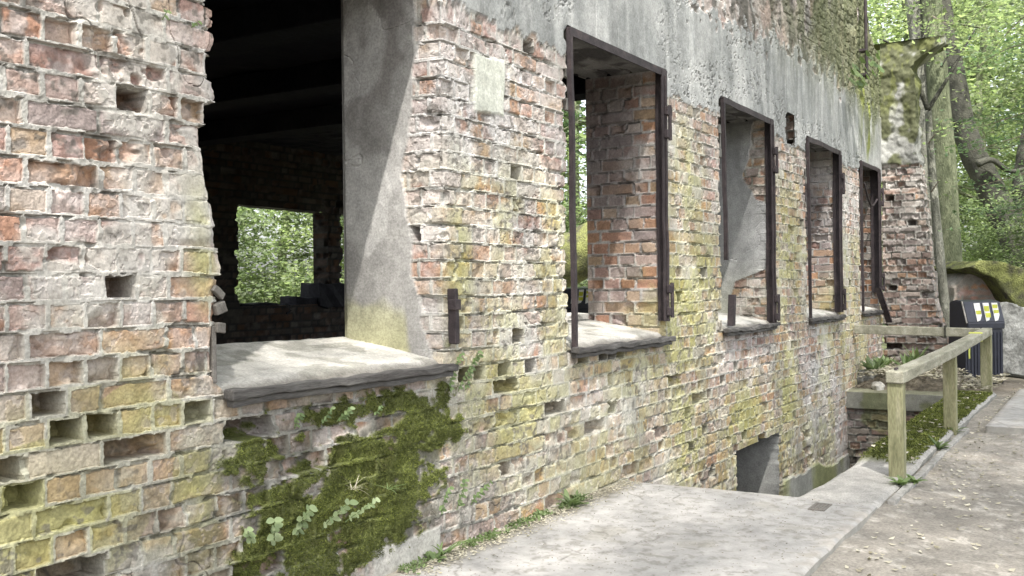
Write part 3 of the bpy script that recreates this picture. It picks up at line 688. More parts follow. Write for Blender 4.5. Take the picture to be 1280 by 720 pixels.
Q = np.zeros((2, len(S), 3)); Q[0] = P[-1]; Q[1] = P[-1]; Q[1, :, 1] = .3
acc.grid(Q, np.array((.13, .15, .05)))
acc.build('end_pier', M['wall'], building)

# ------------------------------------------------------------------ sills
def sill(o, label, seed, broken=0.):
    x0, x1 = o.x0 - .01, o.x1 + .005
    xs = np.linspace(x0, x1, 150); ds = np.linspace(-.02, TH + .02, 60)
    XX, DD = np.meshgrid(xs, ds)
    Z = .885 + .10 * np.clip(DD, 0, 1) / .6 + (fbm(XX * 3 + seed, DD * 3, 4, 150) - .5) * .022 + (fbm(XX * 30, DD * 30, 2, 151) - .5) * .004
    Z -= .028 * ss(.05 + .03 * fbm(XX * 5 + seed, DD * 0, 3, 152), .0, DD) * broken
    Z -= .003 * (np.abs((DD + .02 * np.sin(XX * 4)) % .19 - .09) < .006)
    cc = np.array((.44, .425, .39)) * (.75 + .5 * fbm(XX * 2.5 + seed, DD * 3.5, 4, 153))[..., None]
    cc = lerpc(cc, (.24, .235, .20), .7 * ss(.56, .68, fbm(XX * 7, DD * 9 + seed, 3, 154)))
    cc = lerpc(cc, (.13, .12, .105), .85 * ss(.07, .02, DD + .04 * (fbm(XX * 9, DD * 9, 2, 155) - .5)))
    a = Acc(); a.grid(np.stack([XX, DD, Z], -1), cc)
    a.grid(np.stack([np.stack([xs, 0 * xs - .021, 0 * xs + .84], -1), np.stack([xs, 0 * xs - .02, Z[0]], -1)]), np.array((.14, .13, .12)))
    s = a.build('window_sill', M['wall'], building); 
    # timber lip along the front edge
    bm = bmesh.new(); add_box(bm, (o.x0 - .02, -.062, .838), (o.x1 + .03, -.014, .872), .006, 24, .012)
    add_box(bm, (o.x0 - .0, -.045, .812), (o.x1 - .0, -.012, .837), .004, 24, .012)
    link('drip_edge', bm_mesh('drip_edge', bm), M['lip'], s, smooth=False)
    return s
for n, o in enumerate(W): sill(o, '', n * 5.3, 1.)

# ------------------------------------------------------------------ rusty steel frames
def angle(bm, a, b, w=.07, t=.008, inward=(1, 0, 0)):
    """an L-section bar from a to b: one leaf flush in the wall plane, one going back into the reveal"""
    a, b = Vector(a), Vector(b); i = Vector(inward)
    def leaf(c0, c1, c2, c3):
        for q in (c0, c1, c2, c3): pass
    d = b - a; y = Vector((0, 1, 0))
    for (e1, w1, e2, w2) in ((i, w, y, t), (i, t, y, w)):
        vs = [bm.verts.new(p + e1 * s1 * w1 + e2 * s2 * w2) for p in (a, b) for s1 in (0, 1) for s2 in (0, 1)]
        for f in ((0, 1, 3, 2), (4, 5, 7, 6), (0, 1, 5, 4), (2, 3, 7, 6), (0, 2, 6, 4), (1, 3, 7, 5)): bm.faces.new([vs[k] for k in f])
def jitter(bm, a=.008, cuts=6):
    bmesh.ops.subdivide_edges(bm, edges=[e for e in bm.edges if e.calc_length() > .3], cuts=cuts)
    for v in bm.verts: v.co += mnoise.noise_vector(v.co * 3.1) * a
def hinge(x, z, parent, s=1, y=-.05):
    bm = bmesh.new()
    add_box(bm, (x - .045, y, z - .03), (x + .03, y + .03, z + .03), .006, 1, .006)
    add_box(bm, (x - .045, y, z - .19), (x + .03, y + .03, z - .13), .006, 1, .006)
    add_tube(bm, [(x, y + .005, z - .2), (x, y + .005, z + .04)], [.014, .014], 8)
    link('hinge', bm_mesh('hinge', bm), M['rust'], parent)
def frame(o, left_bottom=.87, right_bottom=.87, wR=.085, label=None, bent=False):
    bm = bmesh.new(); y = -.028
    angle(bm, (o.x0 + .005, y, o.z1 - .01), (o.x1 - .005, y, o.z1 - .01), .05, inward=(0, 0, -1))
    bars = bmesh.new()
    f = link('window_frame', bm_mesh('window_frame', (jitter(bm), bm)[1]), M['rust'], building)
    bm = bmesh.new()
    if bent:
        angle(bm, (o.x0 + .01, y, o.z1 - .02), (o.x0 + .05, y, 1.42), .03, inward=(1, 0, 0))
        angle(bm, (o.x0 + .17, y, .89), (o.x0 + .26, y + .02, 1.14), .05, inward=(1, 0, 0))
    else:
        angle(bm, (o.x0 + .003, y, o.z1 - .02), (o.x0 + .012, y, left_bottom), .028, inward=(1, 0, 0))
    jitter(bm); link('side_bar', bm_mesh('side_bar', bm), M['rust'], f)
    bm = bmesh.new(); angle(bm, (o.x1 - .004, y - .004, o.z1 - .02), (o.x1 - .004, y - .004, right_bottom), wR, .01, inward=(-1, 0, 0))
    add_box(bm, (o.x1 - wR * .62, y - .016, right_bottom), (o.x1 - wR * .38, y - .005, o.z1 - .06), .002)
    jitter(bm); link('side_bar', bm_mesh('side_bar', bm), M['rust'], f)
    hinge(o.x1 - .02, 2.42, f, y=-.062); 
    if right_bottom < 1.3: hinge(o.x1 - .02, right_bottom + .22, f, y=-.062)
    # bracket for a shutter on the left reveal
    bm = bmesh.new()
    add_box(bm, (o.x0 + .03, .02, o.z1 - .29), (o.x0 + .12, .05, o.z1 - .22), .004); add_box(bm, (o.x0 + .03, .02, o.z1 - .48), (o.x0 + .12, .05, o.z1 - .41), .004)
    add_box(bm, (o.x0 + .075, .03, o.z1 - .41), (o.x0 + .095, .045, o.z1 - .29), .003)
    link('shutter_bracket', bm_mesh('shutter_bracket', bm), M['galv'], f)
    return f
frame(W[1], right_bottom=.98, wR=.085)
frame(W[2], wR=.085, bent=True)
frame(W[3], right_bottom=.90, wR=.095)
frame(W[4], right_bottom=1.1, wR=.13)
# bent loose bar at the foot of the last window
bm = bmesh.new(); angle(bm, (13.42, -.06, 1.16), (13.72, -.14, .70), .07, .012, inward=(1, 0, 0)); link('loose_bar', bm_mesh('loose_bar', bm), M['rust'], building)
bm = bmesh.new(); add_tube(bm, smooth_path([(12.75, -.02, 2.45), (12.95, -.03, 2.25), (13.2, -.02, 2.2), (13.5, -.02, 2.3)], 6), [.012] * 19, 6)
link('bent_wire', bm_mesh('bent_wire', bm), M['rust'], building)
# broken hinge brackets on the left edge of the nearest window
bm = bmesh.new()
p = on_wall(284, 366); q = on_wall(287, 385); s_ = on_wall(287, 410)
for (c, w, hh, rot) in ((p, .030, .013, .6), (q, .026, .02, -.35), (s_, .022, .018, .05)):
    add_box(bm, (-w, -.012, -hh), (w, .012, hh), .004, 3, .005, Matrix.Translation((c.x - .040, .004, c.z)) @ Matrix.Rotation(rot, 4, 'Y'))
add_box(bm, (2.425, .004, .9), (2.445, .022, 1.10), .003, 2, .004)
link('hinge_bracket', bm_mesh('hinge_bracket', bm), M['cover'], building)
bm = bmesh.new(); c = on_wall(562, 395)
add_box(bm, (c.x - .018, -.045, c.z - .13), (c.x + .014, -.0, c.z + .13), .005, 3, .008); add_box(bm, (c.x - .03, -.055, c.z + .03), (c.x + .02, -.01, c.z + .08), .005, 1, .006)
link('hinge_bracket', bm_mesh('hinge_bracket', bm), M['rust'], building)
# conduit on the far upper wall
bm = bmesh.new(); c0 = on_wall(1074, -30); add_tube(bm, smooth_path([(c0.x, -.07, 4.9), (c0.x, -.07, 4.2), (c0.x + .02, -.07, 3.72)], 4), [.020] * 9, 10)
for zc in (4.05, 3.75): add_box(bm, (c0.x - .06, -.08, zc), (c0.x + .08, .0, zc + .03))
link('downpipe', bm_mesh('downpipe', bm), M['rust'], building)

# ------------------------------------------------------------------ ground, landing, light well
def ground_h(x, y):
    h = (fbm(x * 1.3, y * 1.3, 3, 160) - .5) * .05 + (fbm(x * 9, y * 9, 3, 161) - .5) * .016 - .03
    h = h - .02 * ss(-1.55, -1.9, y) * ss(9, 6, x)
    far = ss(14, 22, np.hypot(x, y)); h = h + far * (fbm(x * .12, y * .12, 3, 162) - .45) * 1.6
    return h
def gcoords(lo, hi, fine_lo, fine_hi, st, must):
    a = [fine_lo]; s = st
    while a[-1] > lo: s *= 1.12; a.append(a[-1] - s)
    b = [fine_hi]; s = st
    while b[-1] < hi: s *= 1.12; b.append(b[-1] + s)
    return np.array(sorted(set(a) | set(b) | set(np.round(lines(fine_lo, fine_hi, st, must), 4))))
gx = gcoords(-90, 160, 2.5, 16, .03, [5.75, 11.8, 13.9, 14.6]); gy = gcoords(-90, 120, -4.5, 0., .022, [-1.50, -1.12])
gy = np.array(sorted(set(gy)))
GX, GY = np.meshgrid(gx, gy)
gh = ground_h(GX, GY)
n1 = fbm(GX * 1.1, GY * 1.1, 4, 163); n2 = fbm(GX * 14, GY * 14, 3, 164); n3 = fbm(GX * .25, GY * .25, 3, 165)
gc = np.array((.25, .23, .20)) * (.72 + .56 * n1)[..., None]
gc = lerpc(gc, (.22, .19, .155), .7 * ss(.52, .66, n2 * .6 + n1 * .4))
gc = lerpc(gc, (.42, .40, .36), .5 * ss(.6, .72, n2))
soil = ss(11.5, 13, GX) + ss(-4.2, -5.5, GY) + ss(.2, 1.0, GY)
gc = lerpc(gc, (.15, .125, .095), np.clip(soil, 0, 1) * .8)
gc = lerpc(gc, (.12, .15, .05), np.clip(ss(13, 17, np.hypot(GX, GY)) * ss(.4, .6, n3 + .1), 0, .8))
cxm, cym = (gx[:-1] + gx[1:]) / 2, (gy[:-1] + gy[1:]) / 2
gm = ~(((cxm > 5.75) & (cxm < 11.8))[None, :] & ((cym > -1.12) & (cym < .0))[:, None])
gm &= ~(((cxm > -4) & (cxm < 13.9))[None, :] & ((cym > .0) & (cym < 6.5))[:, None])
gh = np.where((GX > 11.8) & (GX < 14) & (GY > -1.3) & (GY < 0), gh - .01, gh)
acc = Acc(); acc.grid(np.stack([GX, GY, gh], -1), gc, gm)
acc.build('ground', M['earth'], kind='structure')

# smooth concrete landing in front of the wall
def slab_top(name, x0, x1, yfun, y1, z, nx, ny, depth=.12, seed=0, label=None):
    xs = np.linspace(x0, x1, nx); t = np.linspace(0, 1, ny); XX, TT = np.meshgrid(xs, t)
    YY = yfun(XX) * (1 - TT) + y1 * TT
    ZZ = z + (fbm(XX * 1.2 + seed, YY * 1.2, 3, 170) - .5) * .012 + (fbm(XX * 20, YY * 20, 2, 171) - .5) * .0015
    edge = np.minimum(np.minimum(XX - x0, x1 - XX), np.minimum(YY - yfun(XX), y1 - YY)); ZZ = ZZ - .012 * np.clip(1 - edge / .02, 0, 1) ** 2
    c = np.array((.335, .325, .31)) * (.84 + .32 * fbm(XX * 1.1 + seed, YY * 1.1, 4, 172))[..., None]
    c = lerpc(c, (.30, .285, .25), .55 * ss(.6, .74, fbm(XX * 4 + seed, YY * 4, 4, 173)))
    cr_ = np.minimum(np.abs(fbm(XX * .8 + seed, YY * .8, 4, 215) - .5), np.abs(fbm(XX * .55 + 9, YY * 1.1 + seed, 4, 216) - .47))
    crk = ss(.0035, .0012, cr_) * (fbm(XX * 2, YY * 2, 2, 217) > .45); ZZ = ZZ - .004 * crk; c = lerpc(c, (.14, .13, .115), crk * .7)
    c = lerpc(c, (.20, .19, .165), .55 * ss(.62, .70, fbm(XX * 26, YY * 26, 3, 218)))
    c = lerpc(c, (.19, .17, .135), .85 * ss(-.22, -.03, YY + .16 * (fbm(XX * 6, YY * 6, 3, 219) - .5)) * ss(5.8, 5.4, XX) * (seed < 1))
    c = lerpc(c, (.33, .30, .26), .6 * ss(.12, .0, edge) * ss(.35, .6, fbm(XX * 9, YY * 9, 3, 174)))
    a = Acc(); P = np.stack([XX, YY, ZZ], -1); a.grid(P, c)
    ring = np.concatenate([P[0, :], P[1:, -1], P[-1, ::-1][1:], P[::-1, 0][1:]]); low = ring.copy(); low[:, 2] -= depth
    a.grid(np.stack([low, ring]), np.array((.30, .29, .265)))
    return a.build(name, M['smooth'], kind='structure')
edgef = lambda x: -1.53 + .012 * (fbm(x * 2.2, x * 0, 3, 175) - .5) * 2
slab_top('concrete_landing', 3.05, 5.745, lambda x: edgef(x) - .35 * ss(4.0, 3.0, x), .02, .0, 240, 130, .3)
slab_top('pavement', 9.15, 12.4, lambda x: -4.4 + 0 * x, -1.72, .03, 160, 120, .12, 3)
# step down strip: landing continues as a ledge beside the light well
ledge = empty('light_well', (8.8, -1.3, 0), label='sunken brick lined light well with a mossy concrete ledge along its open side', cat='light well')
xs = np.linspace(5.70, 12.0, 420); ts = np.linspace(0, 1, 50); XX, TT = np.meshgrid(xs, ts)
yi = -1.12 + .03 * (fbm(XX * 3, XX * 0, 3, 176) - .5) + .05 * ss(6.6, 5.8, XX); YY = edgef(XX) * (1 - TT) + yi * TT
mz = ss(6.9, 7.5, XX + .5 * (fbm(XX * 3, YY * 3, 3, 177) - .5)); 
ZZ = -.005 + (fbm(XX * 2, YY * 2, 3, 178) - .5) * .02 + mz * (.01 + .03 * fbm(XX * 12, YY * 12, 3, 179)) - .02 * ss(.9, 1, TT) - .02 * ss(.06, 0, TT)
c = np.array((.31, .30, .28)) * (.8 + .4 * fbm(XX * 3, YY * 3, 4, 180))[..., None]
c = lerpc(c, (.17, .185, .055), mz * ss(.06, .2, TT) * .9)
acc = Acc(); P = np.stack([XX, YY, ZZ], -1); acc.grid(P, c)
for (row, dz) in ((P[-1], -2.4), (P[0][::-1], -.25)):
    low = row.copy(); low[:, 2] += dz; acc.grid(np.stack([low, row]), np.array((.26, .255, .23)))
acc.build('ledge', M['wall'], ledge)
# far brick wall of the well, concrete capped
yv = np.linspace(-1.2, .02, 150); zv = np.linspace(-2.8, -.02, 300); YY, ZZ = np.meshgrid(yv, zv)
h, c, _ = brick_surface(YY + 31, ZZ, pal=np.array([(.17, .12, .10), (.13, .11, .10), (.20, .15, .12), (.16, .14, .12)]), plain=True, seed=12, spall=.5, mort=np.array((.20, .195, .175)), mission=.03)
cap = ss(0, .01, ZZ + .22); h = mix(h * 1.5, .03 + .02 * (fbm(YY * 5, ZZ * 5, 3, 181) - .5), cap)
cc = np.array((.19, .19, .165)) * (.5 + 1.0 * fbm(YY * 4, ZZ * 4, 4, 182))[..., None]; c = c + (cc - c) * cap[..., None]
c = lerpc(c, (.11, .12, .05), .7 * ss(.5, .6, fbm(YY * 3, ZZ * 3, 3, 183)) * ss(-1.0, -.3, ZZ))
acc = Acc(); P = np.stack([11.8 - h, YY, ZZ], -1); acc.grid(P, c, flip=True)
T2 = np.stack([P[-1], P[-1] + np.array((.28, 0, .02))]); acc.grid(T2, np.array((.17, .17, .12)), flip=True)
acc.build('retaining_wall', M['wall'], ledge)
bm = bmesh.new(); add_box(bm, (5.0, -1.4, -3.0), (12.2, .1, -2.6)); link('well_floor', bm_mesh('well_floor', bm), M['oldconc'], ledge)
bm = bmesh.new(); add_box(bm, (5.60, -1.2, -2.8), (5.73, .0, -.30)); link('near_wall', bm_mesh('near_wall', bm), M['oldconc'], ledge)
# kerb
bm = bmesh.new(); add_box(bm, (5.9, -1.60, -.12), (9.12, -1.555, -.006), .006, 20, .006)
link('kerb', bm_mesh('kerb', bm), M['oldconc'], kind='structure')
# small metal cover let into the landing
p = on_ground(1025, 634, .0)
bm = bmesh.new(); add_box(bm, (p.x - .09, p.y - .045, -.01), (p.x + .09, p.y + .045, .006), .003)
for k in range(4): add_box(bm, (p.x - .07, p.y - .033 + k * .019, .0055), (p.x + .07, p.y - .026 + k * .019, .009))
link('drain_cover', bm_mesh('drain_cover', bm), M['cover'], label='small dark rectangular metal cover let into the concrete landing', cat='drain cover')

# ------------------------------------------------------------------ timber handrail
rail = empty('handrail', (6.64, -1.53, 0), label='low greenish timber handrail turning a corner around the light well', cat='handrail')
posts = [(6.66, -1.475, .645, .047), (8.80, -1.50, .655, .049), (12.15, -1.42, .66, .055)]
for (x, y, hh, w) in posts:
    bm = bmesh.new(); add_box(bm, (x - w, y - w, -.12), (x + w, y + w, hh - .075 + .05), .007, 10, .003)
    link('post', bm_mesh('post', bm), M['rail'], rail)
def beam(a, b, w, hh, name='rail', mt=None):
    a, b = Vector(a), Vector(b); d = b - a; L = d.length; m = Matrix.Translation(a) @ d.to_track_quat('X', 'Z').to_matrix().to_4x4()
    bm = bmesh.new(); add_box(bm, (0, -w / 2, -hh / 2), (L, w / 2, hh / 2), .008, 12, .0035, m)
    link(name, bm_mesh(name, bm), M['railh'], rail)
beam((6.60, -1.475, .625), (8.80, -1.505, .655), .108, .076)
beam((8.72, -1.505, .655), (12.21, -1.425, .67), .108, .076)
beam((12.13, -1.36, .655), (12.15, -.02, .68), .085, .10)
for (x, y, hh, w) in posts[:2]:
    for dx in (-.02, .025):
        bm = bmesh.new(); add_tube(bm, [(x + dx, y, hh + .026), (x + dx, y, hh + .038)], [.011, .009], 8); link('bolt', bm_mesh('bolt', bm), M['rust'], rail)
bm = bmesh.new(); a = Vector((11.0, -1.445, .67))
add_box(bm, (a.x - .04, a.y - .06, a.z - .048), (a.x + .04, a.y + .06, a.z + .042), .002); add_box(bm, (a.x - .045, a.y + .056, a.z - .22), (a.x + .035, a.y + .063, a.z - .05), .001, 3, .008)
link('tape', bm_mesh('tape', bm), M['tape'], rail, label='yellow green tape wrapped round the timber rail')
bm = bmesh.new(); add_box(bm, (12.13 - .05, -1.02, .60), (12.13 + .052, -1.0, .735)); link('strap', bm_mesh('strap', bm), M['barkd'], rail)

# ------------------------------------------------------------------ litter bin
bp = at_depth(1220, 480, 12.35); 
yaw = math.atan2(-RT.y, -RT.x) + math.pi
def make_bin(loc, rz, label, s=(.84, .9, 1.02)):
    b = empty('litter_bin', loc, rz, label=label, cat='litter bin'); b.scale = s
    def part(name, bm, m, par=b): return link(name, bm_mesh(name, bm), m, par, world=False)
    w = .30; bm = bmesh.new()
    # lower body, upright box with ribs
    add_box(bm, (-w, -.20, 0), (w, .20, .66), .015)
    for k in range(11): add_box(bm, (-w + .03 + k * .052, -.212, .04), (-w + .052 + k * .052, -.198, .62), .003)
    body = part('body', bm, M['binb'])
    # hood that leans back, three slots in front
    bm = bmesh.new(); v = []
    for x in (-w + .02, w + .015):
        v.append([bm.verts.new((x, y, z)) for y, z in ((-.225, .66), (-.225, .74), (-.12, .985), (.06, 1.01), (.20, .98), (.205, .66))])
    for k in range(6): bm.faces.new((v[0][k], v[0][(k + 1) % 6], v[1][(k + 1) % 6], v[1][k]))
    bm.faces.new(v[0]); bm.faces.new(v[1][::-1])
    bmesh.ops.bevel(bm, geom=bm.edges[:], offset=.012, segments=2, affect='EDGES')
    hood = part('hood', bm, M['binb'])
    bm = bmesh.new(); add_tube(bm, [(-w + .0, -.238, .735), (-w + .0, -.13, .99)], [.012, .012], 6); part('edge_trim', bm, M['galv'], hood)
    # plane of the sloping hood front
    o_ = Vector((0, -.225, .74)); e = (Vector((0, -.12, .985)) - o_); n = Vector((0, -e.z, e.y)).normalized()
    for j, x in enumerate((-.075, .065, .205)):
        bm = bmesh.new()
        q = [(-.052, .06), (-.002, .06), (.045, .24), (.052, .9), (-.040, .9)]
        q = [(-.052, .04), (.002, .10), (.040, .34), (.052, .93), (-.044, .93)]
        f = [bm.verts.new(Vector((x + a, 0, 0)) + o_ + e * t + n * .004) for a, t in q]; bm.faces.new(f)
        r = bmesh.ops.extrude_face_region(bm, geom=bm.faces[:])
        for g in r['geom']:
            if isinstance(g, bmesh.types.BMVert): g.co += n * .004
        st = part('label_plate', bm, M['stick'], hood)
        for (t0, t1) in ((((.38, .56),), ((.22, .44), (.52, .78)), ((.42, .58), (.66, .84)))[j]):
            bm = bmesh.new(); f = [bm.verts.new(Vector((x + a, 0, 0)) + o_ + e * t + n * .0105) for a, t in ((-.042, t0), (.034, t0), (.044, t1), (-.04, t1))]; bm.faces.new(f)
            part('label_print', bm, M['stickg'], hood)
    return b
make_bin((bp.x, bp.y, -.03), math.atan2(RT.y, RT.x) + .15, 'dark blue triple litter bin with three white and yellow label plates behind the handrail')
bq = at_depth(724, 396, 16.2)
make_bin((bq.x, bq.y, bq.z - .55), math.atan2(RT.y, RT.x) - .2, 'dark bin glimpsed through the second window opening behind the building')

# ------------------------------------------------------------------ leaves, plants, moss
def leaf_quads(cent, nrm_up, size, asp=.55, flat=.35, rg=rng):
    """n little folded leaves around the given centres; returns verts, tris-as-quads"""
    n = len(cent)
    a = rg.normal(size=(n, 3)); a[:, 2] *= flat; a /= np.linalg.norm(a, axis=1)[:, None]
    up = rg.normal(size=(n, 3)) * nrm_up; up[:, 2] += 1
    b = np.cross(up, a); b /= np.linalg.norm(b, axis=1)[:, None]
    s = (size * rg.uniform(.6, 1.35, n))[:, None]
    nn = np.cross(a, b) * s * .12
    V = np.stack([cent - a * s * .5, cent + b * s * asp * .5 - nn, cent + a * s * .5, cent - b * s * asp * .5 - nn], 1)
    F_ = np.arange(n * 4).reshape(n, 4)
    return V.reshape(-1, 3), F_

def limb_paths(h, r, lean, seed, nbr=9, spread=.5, start=.3):
    rg = np.random.default_rng(seed)
    tr = []
    for i in range(9):
        t = i / 8; tr.append((lean[0] * t * h + .12 * h * .1 * rg.normal() * t, lean[1] * t * h + .012 * h * rg.normal() * t, h * t))
    limbs = [(smooth_path(tr, 3), [r * (1 - .8 * t) * (1 + .5 * math.exp(-t * 18)) for t in np.linspace(0, 1, 25)])]
    tips = []
    P = limbs[0][0]
    for b in range(nbr):
        t = start + (1 - start) * (b + .5) / nbr; p = P[int(t * 24)]
        an = rg.uniform(0, 6.28); L = h * spread * (1.15 - t) * rg.uniform(.6, 1.1)
        q = [p]
        for k in range(1, 5): q.append(q[-1] + Vector((math.cos(an) * L / 4, math.sin(an) * L / 4, L / 4 * rg.uniform(.05, .6))) + Vector(rg.normal(size=3) * L * .04))
        limbs.append((smooth_path(q, 2), [r * .35 * (1 - t * .5) * (1 - .85 * s) for s in np.linspace(0, 1, 9)]))
        tips += q[2:]
        for _ in range(2):
            j = rg.integers(1, 4); an2 = an + rg.uniform(-1.2, 1.2); q2 = [q[j]]
            for k in range(3): q2.append(q2[-1] + Vector((math.cos(an2), math.sin(an2), rg.uniform(-.1, .5))) * L * .17)
            limbs.append((q2, [r * .12 * (1 - .8 * s) for s in np.linspace(0, 1, 4)])); tips += q2[1:]
    tips.append(P[-1])
    return limbs, tips
def tree_meshes(name, h, r, lean, seed, nclump, per, leaf, clump_r=.55, nbr=11, spread=.45, start=.25, flatz=.35):
    limbs, tips = limb_paths(h, r, lean, seed, nbr, spread, start)
    bm = bmesh.new()
    for i, (p, rad) in enumerate(limbs): add_tube(bm, p, rad, 10 if i == 0 else 5, .12 if i == 0 else 0, 2.)
    tm = bm_mesh(name + '_trunk', bm)
    rg = np.random.default_rng(seed + 5)
    cents = []
    for k in range(nclump):
        t = tips[rg.integers(len(tips))]; c = np.array(t) + rg.normal(size=3) * clump_r * np.array((1, 1, .7))
        m = int(per * rg.uniform(.4, 1.4))
        cents.append(c + rg.normal(size=(m, 3)) * clump_r * .55 * np.array((1, 1, flatz)))
    V, F_ = leaf_quads(np.concatenate(cents), .45, leaf, rg=rg)
    return tm, tri_mesh(name + '_crown', V, F_)
def put_tree(name, meshes, loc, rz, s, mats, label, cat='tree', group=None):
    t = empty(name, loc, rz, label=label, cat=cat, group=group); t.scale = s if isinstance(s, tuple) else (s, s, s)
    for nm, me, mt in zip(('trunk', 'crown'), meshes, mats):
        o = bpy.data.objects.new(nm, me); C.objects.link(o); o.parent = t
        if not me.materials: me.materials.append(mt)
        o.material_slots[0].link = 'OBJECT'; o.material_slots[0].material = mt
    return t
protoA = tree_meshes('forest_tree', 9.0, .16, (.03, .02), 21, 190, 42, .135)
protoB = tree_meshes('forest_tree_b', 7.5, .11, (-.05, .04), 22, 165, 42, .125)
protoC = tree_meshes('bush', 3.2, .05, (.05, .02), 23, 130, 75, .085, .42, 14, .55, .05)
protoD = tree_meshes('high_tree', 12.0, .16, (.02, -.01), 24, 240, 60, .085, .75, 13, .42, .5)
def pos(px, depth, z=-.1):
    p = at_depth(px, 360, depth); return (p.x, p.y, z)
# trees that close the view on the right
k = 0
for (px, d, pr, s, mt) in ((1235, 24, protoA, 1.1, 'leafA'), (1330, 21, protoB, 1.1, 'leafB'), (1400, 24, protoA, 1.1, 'leafA'), (1150, 27, protoB, 1.4, 'leafA'), (1250, 29, protoA, 1.3, 'leafB'),
                           (1110, 40, protoA, 1.6, 'leafA'), (1420, 17, protoB, 1.1, 'leafB'), (1480, 26, protoA, 1.3, 'leafA'), (1340, 33, protoB, 1.7, 'leafA'), (1190, 37, protoA, 1.6, 'leafA'), (1560, 21, protoA, 1.2, 'leafB'), (1010, 34, protoA, 1.6, 'leafA')):
    put_tree('forest_tree', pr, pos(px, d), k * 1.7, s, (M['barkg'], M[mt]), 'leafy woodland tree standing beyond the far end of the ruin', group='woodland trees beyond the ruin'); k += 1
for (px, d, s, mt) in ((1262, 20, .8, 'leafB'), (1330, 17, .9, 'leafB'), (1225, 24, 1.0, 'leafA'), (1400, 16, 1., 'leafA'), (1290, 26, 1.2, 'leafA'), (1180, 27, 1.3, 'leafB'), (1360, 22, 1.1, 'leafA'), (1240, 31, 1.5, 'leafB'), (1300, 34, 1.6, 'leafA')):
    put_tree('bush', protoC, pos(px, d, -.2), k * 2.1, s, (M['barkg'], M[mt]), 'green bush in the woodland beyond the ruin', 'bush', 'bushes beyond the far end of the ruin'); k += 1
# trees behind the building, seen through its openings
for (x, y, s, pr) in ((12.2, 11.5, 1.0, protoA), (15.5, 12.5, 1.1, protoB), (9.5, 13.0, 1.1, protoB), (18.5, 9.5, 1.0, protoA), (21, 12.5, 1.2, protoB), (17, 16.5, 1.3, protoA), (13, 17.5, 1.4, protoB), (23, 17, 1.4, protoA), (6, 12, 1.1, protoA), (27, 13, 1.4, protoB), (30, 19, 1.7, protoA), (21, 23, 1.8, protoB), (21.5, 8.7, 1.3, protoA), (27, 11.5, 1.6, protoA), (24.5, 9.6, 1.4, protoB)):
    put_tree('forest_tree', pr, (x, y, -.2), k * 1.3, s, (M['barkg'], M[('leafB', 'leafA', 'leafC')[k % 3]]), 'leafy woodland tree seen through the openings behind the ruin', group='woodland trees behind the ruin'); k += 1
for (x, y, s) in ((10.4, 9.4, 1.), (12.0, 10.0, 1.1), (13.8, 9.6, 1.1), (16.8, 7.6, .9), (18.2, 7.2, 1.1), (15.2, 10.8, 1.3), (9.0, 10.2, 1.1), (20.5, 9.2, 1.3), (11.2, 12.4, 1.4)):
    put_tree('bush', protoC, (x, y, -.3), k * 2.1, s, (M['barkg'], M['leafA' if k % 2 else 'leafB']), 'green bush growing behind the ruin', 'bush', 'bushes behind the ruin'); k += 1
# canopy over the path: tall trees on the open side, out of the picture, that dapple the sun
for (x, y, s) in ((-6.5, -7.0, 1.75), (-1.5, -8.2, 1.85), (3.5, -7.0, 1.7), (8.5, -8.5, 1.75), (1., -12, 1.8), (-9, -11, 1.8)):
    put_tree('tall_tree', protoD, (x, y, -.2), k * .9, s, (M['bark'], M['leafB']), 'tall tree on the open side of the path shading the landing', group='tall trees on the open side of the path'); k += 1
# ------------------------------------------------------------------ trees that stand by the far end
def px_path(pts, d, n=5): return smooth_path([at_depth(a, b, d if len(q) == 0 else q[0]) for a, b, *q in pts], n)
def taper(n, a, b): return [a + (b - a) * i / (n - 1) for i in range(n)]
def trunk_part(name, pts, d, r0_, r1_, mat, par, amp=.10, seg=16, flare=0.):
    p = px_path(pts, d); bm = bmesh.new(); rad = taper(len(p), r0_, r1_)
    rad = [r * (1 + flare * math.exp(-i * .45)) for i, r in enumerate(rad)]
    add_tube(bm, p, rad, seg, amp, 2.4); return link(name, bm_mesh(name, bm), mat, par, smooth=True)
def sprays(par, branches, n_per_m=16, leaf=.075, mat='leafC', sig=(.26, .26, .045), seed=1, twig=.012, drop=.0, per=26):
    rg = np.random.default_rng(seed); cents = []
    for br in branches:
        pts = [at_depth(*q) for q in br]; p = smooth_path(pts, 8)
        bm = bmesh.new(); add_tube(bm, p, taper(len(p), twig, .003), 5); link('branch', bm_mesh('branch', bm), M['twig'], par)
        L = sum((b - a).length for a, b in zip(p, p[1:]))
        for _ in range(int(L * n_per_m)):
            q = p[int(len(p) * rg.uniform(.12, 1) ** .8) - 1]; m = int(per * rg.uniform(.4, 1.5))
            c = np.array(q) + rg.normal(size=3) * np.array(sig) * np.array((1, 1, 1.6)) - np.array((0, 0, drop))
            cents.append(c + rg.normal(size=(m, 3)) * np.array(sig) * .6)
    V, F_ = leaf_quads(np.concatenate(cents), .28, leaf, rg=rg); link('foliage', tri_mesh('foliage', V, F_), M[mat], par)

